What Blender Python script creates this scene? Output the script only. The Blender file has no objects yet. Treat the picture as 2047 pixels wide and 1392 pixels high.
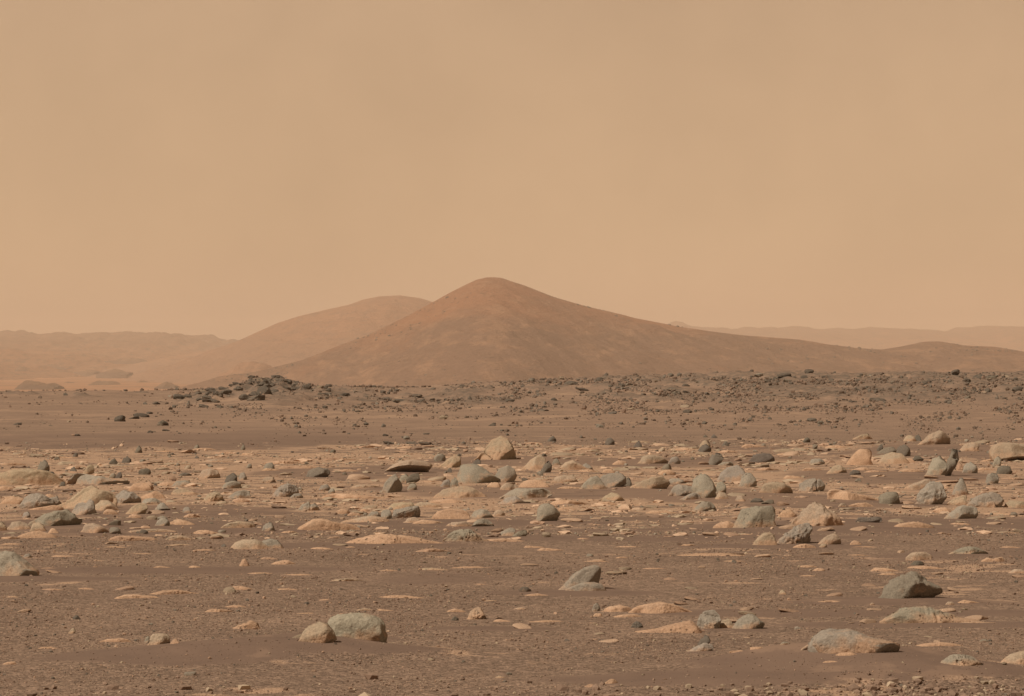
import bpy, bmesh, math, random
import numpy as np
random.seed(7); rng = np.random.default_rng(7)
SC = bpy.context.scene
COL = SC.collection
F = 7000.0; HY = 715.0; CXP = 1023.5; CAMZ = 2.0     # focal length and horizon in photo pixels, eye height in metres

# ------------------------------------------------------------------ camera, sky, sun, exposure
cam = bpy.data.cameras.new('camera'); camo = bpy.data.objects.new('camera', cam); COL.objects.link(camo)
cam.sensor_width = 36.0; cam.lens = 36.0 * F / 2047.0; cam.clip_start = 0.5; cam.clip_end = 40000
camo.location = (0, 0, CAMZ); camo.rotation_euler = (math.radians(90) + (HY - 696) / F, 0, 0)
SC.camera = camo
SUN_EL, SUN_AZ = 50.0, -126.0          # azimuth from +Y (view direction), negative = left
se, sa = math.radians(SUN_EL), math.radians(SUN_AZ)
sdir = np.array([math.sin(sa) * math.cos(se), math.cos(sa) * math.cos(se), math.sin(se)])
w = bpy.data.worlds.new('World'); SC.world = w; w.use_nodes = True
nt = w.node_tree; nt.nodes.clear()
def N(nt, t, **kw):
    n = nt.nodes.new(t)
    for k, v in kw.items():
        if k == 'inp':
            for a, b in v.items(): n.inputs[a].default_value = b
        else: setattr(n, k, v)
    return n
def L(nt, a, b): nt.links.new(a, b)
sky = N(nt, 'ShaderNodeTexSky', sky_type='NISHITA', sun_disc=False, sun_elevation=se, sun_rotation=sa, air_density=1.0, dust_density=8.0, ozone_density=0.0)
bw = N(nt, 'ShaderNodeRGBToBW'); L(nt, sky.outputs[0], bw.inputs[0])
mr = N(nt, 'ShaderNodeMath', operation='MULTIPLY_ADD', inp={1: 0.0022, 2: 0.94}); L(nt, bw.outputs[0], mr.inputs[0])
cl = N(nt, 'ShaderNodeMath', operation='MINIMUM', inp={1: 1.25}); L(nt, mr.outputs[0], cl.inputs[0])
tc = N(nt, 'ShaderNodeTexCoord'); sep = N(nt, 'ShaderNodeSeparateXYZ'); L(nt, tc.outputs['Generated'], sep.inputs[0])
ramp = N(nt, 'ShaderNodeValToRGB'); L(nt, sep.outputs[2], ramp.inputs[0])
e = ramp.color_ramp.elements
e[0].position = 0.0; e[0].color = (0.635, 0.415, 0.243, 1)
e[1].position = 1.0; e[1].color = (0.13, 0.082, 0.054, 1)
for p, c in ((0.035, (0.63, 0.417, 0.241, 1)), (0.10, (0.575, 0.380, 0.230, 1)), (0.35, (0.27, 0.176, 0.107, 1))):
    x = e.new(p); x.color = c
nz = N(nt, 'ShaderNodeTexNoise', inp={'Scale': 8.0, 'Detail': 4.0, 'Roughness': 0.6}); L(nt, tc.outputs['Generated'], nz.inputs[0])
nm = N(nt, 'ShaderNodeMath', operation='MULTIPLY_ADD', inp={1: 0.50, 2: 0.75}); L(nt, nz.outputs[0], nm.inputs[0])
mm = N(nt, 'ShaderNodeMath', operation='MULTIPLY'); L(nt, cl.outputs[0], mm.inputs[0]); L(nt, nm.outputs[0], mm.inputs[1])
vm = N(nt, 'ShaderNodeVectorMath', operation='SCALE'); L(nt, ramp.outputs[0], vm.inputs[0]); L(nt, mm.outputs[0], vm.inputs['Scale'])
bg = N(nt, 'ShaderNodeBackground', inp={'Strength': 1.0}); L(nt, vm.outputs[0], bg.inputs[0])
wo = N(nt, 'ShaderNodeOutputWorld'); L(nt, bg.outputs[0], wo.inputs[0])
sl = bpy.data.lights.new('sun', 'SUN'); sl.energy = 4.35; sl.angle = math.radians(1.2); sl.color = (1.0, 0.89, 0.75)
so = bpy.data.objects.new('sun', sl); COL.objects.link(so); so.location = (-30, -5, 40)
from mathutils import Vector
so.rotation_euler = Vector(tuple(sdir)).to_track_quat('Z', 'Y').to_euler()
SC.view_settings.view_transform = 'Standard'; SC.view_settings.look = 'None'
SC.view_settings.exposure = 0.0; SC.view_settings.gamma = 1.0; SC.view_settings.use_curve_mapping = False
SC.render.engine = 'CYCLES'; SC.cycles.use_denoising = True
SC.cycles.max_bounces = 6; SC.cycles.volume_bounces = 1; SC.cycles.diffuse_bounces = 3

# ------------------------------------------------------------------ numpy noise
_p = rng.permutation(256); _p = np.concatenate([_p, _p, _p])
_g = rng.normal(size=(256, 3)); _g /= np.linalg.norm(_g, axis=1)[:, None]
def perlin(P):
    P = np.asarray(P, float); i = np.floor(P).astype(int); f = P - i; u = f * f * f * (f * (f * 6 - 15) + 10)
    i &= 255; out = 0
    for a in (0, 1):
        for b in (0, 1):
            for c in (0, 1):
                h = _p[_p[_p[i[:, 0] + a] + i[:, 1] + b] + i[:, 2] + c]
                g = _g[h]; d = (g * (f - np.array([a, b, c]))).sum(1)
                out = out + d * (u[:, 0] if a else 1 - u[:, 0]) * (u[:, 1] if b else 1 - u[:, 1]) * (u[:, 2] if c else 1 - u[:, 2])
    return out
def fbm(P, o=4, r=0.5):
    s = 0; a = 1.0; P = np.array(P, float)
    for k in range(o): s = s + a * perlin(P); P = P * 2.03 + 17.3; a *= r
    return s
def n2(x, y, sx, sy=None, seed=0.0, o=3):
    sy = sy or sx; x = np.asarray(x, float).ravel(); y = np.asarray(y, float).ravel()
    return fbm(np.stack([x / sx + seed, y / sy + 3.1 * seed, np.full(x.shape, seed + .5)], 1) + 100, o)
def sst(a, b, x): t = np.clip((x - a) / (b - a), 0, 1); return t * t * (3 - 2 * t)

# ------------------------------------------------------------------ tags and mesh helpers
def tag(o, label=None, cat=None, group=None, kind=None):
    for k, v in (('label', label), ('category', cat), ('group', group), ('kind', kind)):
        if v: o[k] = v
    return o
def mesh(name, V, Fc, mat, smooth=True, attrs=None):
    me = bpy.data.meshes.new(name); V = np.asarray(V, np.float32); Fc = np.asarray(Fc, np.int32)
    k = Fc.shape[1]; n = len(Fc)
    me.vertices.add(len(V)); me.vertices.foreach_set('co', V.ravel())
    me.loops.add(n * k); me.loops.foreach_set('vertex_index', Fc.ravel())
    me.polygons.add(n); me.polygons.foreach_set('loop_start', np.arange(0, n * k, k, dtype=np.int32))
    me.polygons.foreach_set('use_smooth', np.full(n, smooth))
    me.update(calc_edges=True)
    for a, v in (attrs or {}).items():
        v = np.asarray(v, np.float32)
        if v.ndim == 1: at = me.attributes.new(a, 'FLOAT', 'POINT'); at.data.foreach_set('value', v)
        else: at = me.attributes.new(a, 'FLOAT_COLOR', 'POINT'); at.data.foreach_set('color', np.concatenate([v, np.ones((len(v), 1), np.float32)], 1).ravel())
    me.materials.append(mat); return me
def obj(name, me, loc=(0, 0, 0)):
    o = bpy.data.objects.new(name, me); o.location = loc; COL.objects.link(o); return o

# ------------------------------------------------------------------ materials
def newmat(name):
    m = bpy.data.materials.new(name); m.use_nodes = True; t = m.node_tree; t.nodes.clear()
    out = N(t, 'ShaderNodeOutputMaterial'); b = N(t, 'ShaderNodeBsdfPrincipled'); b.inputs['Roughness'].default_value = 0.95
    b.inputs['Specular IOR Level'].default_value = 0.12; L(t, b.outputs[0], out.inputs[0]); return m, t, b
def noise(t, vec, scale, det=3, rough=0.55):
    n = N(t, 'ShaderNodeTexNoise', inp={'Scale': scale, 'Detail': det, 'Roughness': rough}); L(t, vec, n.inputs['Vector']); return n.outputs['Fac']
def voro(t, vec, scale, feat='F1', out='Distance'):
    n = N(t, 'ShaderNodeTexVoronoi', feature=feat, inp={'Scale': scale}); L(t, vec, n.inputs['Vector']); return n.outputs[out]
def rng_(t, v, a, b, c=0.0, d=1.0):
    n = N(t, 'ShaderNodeMapRange', inp={1: a, 2: b, 3: c, 4: d}); L(t, v, n.inputs[0]); return n.outputs[0]
def math_(t, op, a, b):
    n = N(t, 'ShaderNodeMath', operation=op)
    for i, v in ((0, a), (1, b)):
        if isinstance(v, (int, float)): n.inputs[i].default_value = v
        else: L(t, v, n.inputs[i])
    return n.outputs[0]
def mix(t, fac, a, b, mode='MIX'):
    n = N(t, 'ShaderNodeMix', data_type='RGBA', blend_type=mode)
    for i, v in ((0, fac), (6, a), (7, b)):
        if isinstance(v, tuple): n.inputs[i].default_value = v + (1,) if len(v) == 3 else v
        elif isinstance(v, (int, float)): n.inputs[i].default_value = v
        else: L(t, v, n.inputs[i])
    return n.outputs[2]
def bump(t, h, strength, dist, nrm=None):
    n = N(t, 'ShaderNodeBump', inp={'Strength': strength, 'Distance': dist}); L(t, h, n.inputs['Height'])
    if nrm is not None: L(t, nrm, n.inputs['Normal'])
    return n.outputs[0]
def grey(t, v):
    n = N(t, 'ShaderNodeCombineColor')
    for i in range(3): L(t, v, n.inputs[i])
    return n.outputs[0]

def mat_rock():
    m, t, b = newmat('weathered_rock')
    oi = N(t, 'ShaderNodeObjectInfo'); tc = N(t, 'ShaderNodeTexCoord'); v = tc.outputs['Object']
    at = N(t, 'ShaderNodeAttribute', attribute_name='dust')
    big = noise(t, v, 5.0, 4); fine = noise(t, v, 60.0, 4, 0.7)
    g = N(t, 'ShaderNodeNewGeometry'); sz = N(t, 'ShaderNodeSeparateXYZ'); L(t, g.outputs['Normal'], sz.inputs[0])
    mid = noise(t, v, 14.0, 5, 0.65)
    f = math_(t, 'ADD', math_(t, 'ADD', at.outputs['Fac'], rng_(t, big, 0.35, 0.7, -0.35, 0.40)), math_(t, 'ADD', rng_(t, sz.outputs[2], 0.3, 1.0, 0.0, 0.22), rng_(t, mid, 0.4, 0.62, -0.15, 0.2)))
    col = mix(t, rng_(t, f, 0.25, 1.05, 0.0, 0.85), oi.outputs['Color'], (0.41, 0.262, 0.168))
    col = mix(t, 1.0, col, grey(t, rng_(t, fine, 0.3, 0.7, 0.74, 1.22)), 'MULTIPLY')
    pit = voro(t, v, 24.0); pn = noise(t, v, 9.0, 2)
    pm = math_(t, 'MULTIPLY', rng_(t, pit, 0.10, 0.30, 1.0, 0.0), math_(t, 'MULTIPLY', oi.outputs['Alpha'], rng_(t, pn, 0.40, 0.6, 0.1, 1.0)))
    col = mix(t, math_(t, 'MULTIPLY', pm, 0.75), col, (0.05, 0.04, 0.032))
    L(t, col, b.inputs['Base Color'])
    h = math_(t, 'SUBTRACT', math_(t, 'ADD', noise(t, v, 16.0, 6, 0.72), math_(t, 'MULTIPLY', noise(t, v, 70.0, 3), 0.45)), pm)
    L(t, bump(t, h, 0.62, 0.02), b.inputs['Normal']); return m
def mat_ground():
    m, t, b = newmat('gravelly_soil')
    g = N(t, 'ShaderNodeNewGeometry'); v = g.outputs['Position']
    sand = N(t, 'ShaderNodeAttribute', attribute_name='sand').outputs['Fac']
    pale = N(t, 'ShaderNodeAttribute', attribute_name='pale').outputs['Fac']
    far = N(t, 'ShaderNodeAttribute', attribute_name='far').outputs['Fac']
    a = noise(t, v, 0.5, 5, 0.6); c = noise(t, v, 3.0, 4)
    soil = mix(t, rng_(t, a, 0.35, 0.65), (0.180, 0.124, 0.090), (0.226, 0.156, 0.112))
    vc = N(t, 'ShaderNodeTexVoronoi', inp={'Scale': 48.0}); L(t, v, vc.inputs['Vector'])
    sp = N(t, 'ShaderNodeSeparateColor'); L(t, vc.outputs['Color'], sp.inputs[0])
    vc2 = N(t, 'ShaderNodeTexVoronoi', inp={'Scale': 19.0}); L(t, v, vc2.inputs['Vector'])
    sp2 = N(t, 'ShaderNodeSeparateColor'); L(t, vc2.outputs['Color'], sp2.inputs[0])
    grav = mix(t, 1.0, soil, grey(t, math_(t, 'MULTIPLY', rng_(t, sp.outputs[0], 0, 1, 0.62, 1.42), rng_(t, sp2.outputs[0], 0, 1, 0.8, 1.2))), 'MULTIPLY')
    sandc = mix(t, rng_(t, c, 0.3, 0.7), (0.148, 0.100, 0.075), (0.178, 0.120, 0.088))
    col = mix(t, sand, grav, sandc)
    pn = noise(t, v, 1.7, 6, 0.62); pf = rng_(t, math_(t, 'ADD', pn, math_(t, 'MULTIPLY', pale, 0.30)), 0.70, 0.76)
    pf = math_(t, 'MULTIPLY', pf, math_(t, 'SUBTRACT', 1.0, math_(t, 'MULTIPLY', sand, 0.8)))
    col = mix(t, math_(t, 'MULTIPLY', pf, 0.75), col, (0.43, 0.285, 0.19))
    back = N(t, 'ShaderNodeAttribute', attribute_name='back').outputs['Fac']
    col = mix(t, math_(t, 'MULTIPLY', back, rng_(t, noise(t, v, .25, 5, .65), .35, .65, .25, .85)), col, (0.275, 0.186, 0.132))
    rk = N(t, 'ShaderNodeAttribute', attribute_name='rocky').outputs['Fac']
    col = mix(t, math_(t, 'MULTIPLY', rk, rng_(t, noise(t, v, 2.2, 5, .7), .42, .58, 0.15, 0.9)), col, (0.125, 0.100, 0.077))
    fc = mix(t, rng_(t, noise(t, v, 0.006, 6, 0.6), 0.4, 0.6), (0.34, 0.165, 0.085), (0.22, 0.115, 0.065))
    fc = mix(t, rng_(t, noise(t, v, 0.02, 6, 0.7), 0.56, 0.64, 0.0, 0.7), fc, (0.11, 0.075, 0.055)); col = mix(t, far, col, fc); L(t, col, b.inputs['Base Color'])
    h = math_(t, 'ADD', math_(t, 'MULTIPLY', vc.outputs['Distance'], -0.5), math_(t, 'MULTIPLY', noise(t, v, 14.0, 5, 0.7), 0.8))
    n1 = N(t, 'ShaderNodeBump', inp={'Distance': 0.022}); L(t, h, n1.inputs['Height'])
    L(t, math_(t, 'SUBTRACT', 0.85, math_(t, 'MULTIPLY', sand, 0.75)), n1.inputs['Strength'])
    L(t, n1.outputs[0], b.inputs['Normal']); return m
def mat_pebble():
    m, t, b = newmat('pebble_stone')
    at = N(t, 'ShaderNodeAttribute', attribute_name='tint'); L(t, at.outputs['Color'], b.inputs['Base Color']); return m
def mat_hill(name, c1, c2, c3, sc, bd):
    m, t, b = newmat(name); g = N(t, 'ShaderNodeNewGeometry'); mp = N(t, 'ShaderNodeMapping', inp={'Scale': (1, 0.35, 2.4)})
    L(t, g.outputs['Position'], mp.inputs[0]); v = mp.outputs[0]
    at = N(t, 'ShaderNodeAttribute', attribute_name='upper').outputs['Fac']
    a = noise(t, v, 0.012 * sc, 6, 0.62); f = math_(t, 'ADD', at, rng_(t, a, 0.32, 0.68, -0.50, 0.55))
    col = mix(t, rng_(t, f, 0.2, 0.9), c1, c2)
    col = mix(t, rng_(t, noise(t, v, 0.05 * sc, 6, 0.7), 0.50, 0.64, 0, 0.7), col, c3)
    col = mix(t, 1.0, col, grey(t, rng_(t, noise(t, g.outputs['Position'], 0.25 * sc, 4, .8), .3, .7, .78, 1.22)), 'MULTIPLY')
    vo = voro(t, g.outputs['Position'], 0.16 * sc)
    col = mix(t, math_(t, 'MULTIPLY', rng_(t, vo, 0.14, 0.30, 0.85, 0.0), rng_(t, noise(t, v, 0.03 * sc, 3), .45, .62, 0, 1)), col, (0.07, 0.045, 0.032)); L(t, col, b.inputs['Base Color'])
    L(t, bump(t, noise(t, g.outputs['Position'], 0.22 * sc, 5, 0.75), 0.8, bd * .35, bump(t, noise(t, v, 0.06 * sc, 8, 0.7), 0.7, bd)), b.inputs['Normal']); return m
M_ROCK = mat_rock(); M_GROUND = mat_ground(); M_PEB = mat_pebble()
M_HILL = mat_hill('hill_soil', (0.170, 0.100, 0.067), (0.262, 0.126, 0.070), (0.29, 0.165, 0.10), 1.0, 5.0)
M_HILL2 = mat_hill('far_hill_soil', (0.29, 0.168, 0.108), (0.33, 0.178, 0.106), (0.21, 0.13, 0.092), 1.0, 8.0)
M_MESA = mat_hill('mesa_rock', (0.10, 0.065, 0.048), (0.17, 0.10, 0.06), (0.14, 0.085, 0.06), 2.0, 3.0)
M_RIM = mat_hill('rim_soil', (0.40, 0.205, 0.115), (0.28, 0.155, 0.092), (0.12, 0.078, 0.058), 1.3, 22.0)

# ------------------------------------------------------------------ ground height
def PX(px, d): return (px - CXP) * d / F
def PZ(py, d): return CAMZ - (py - HY) * d / F
def DG(py): return F * CAMZ / (py - HY)
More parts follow.
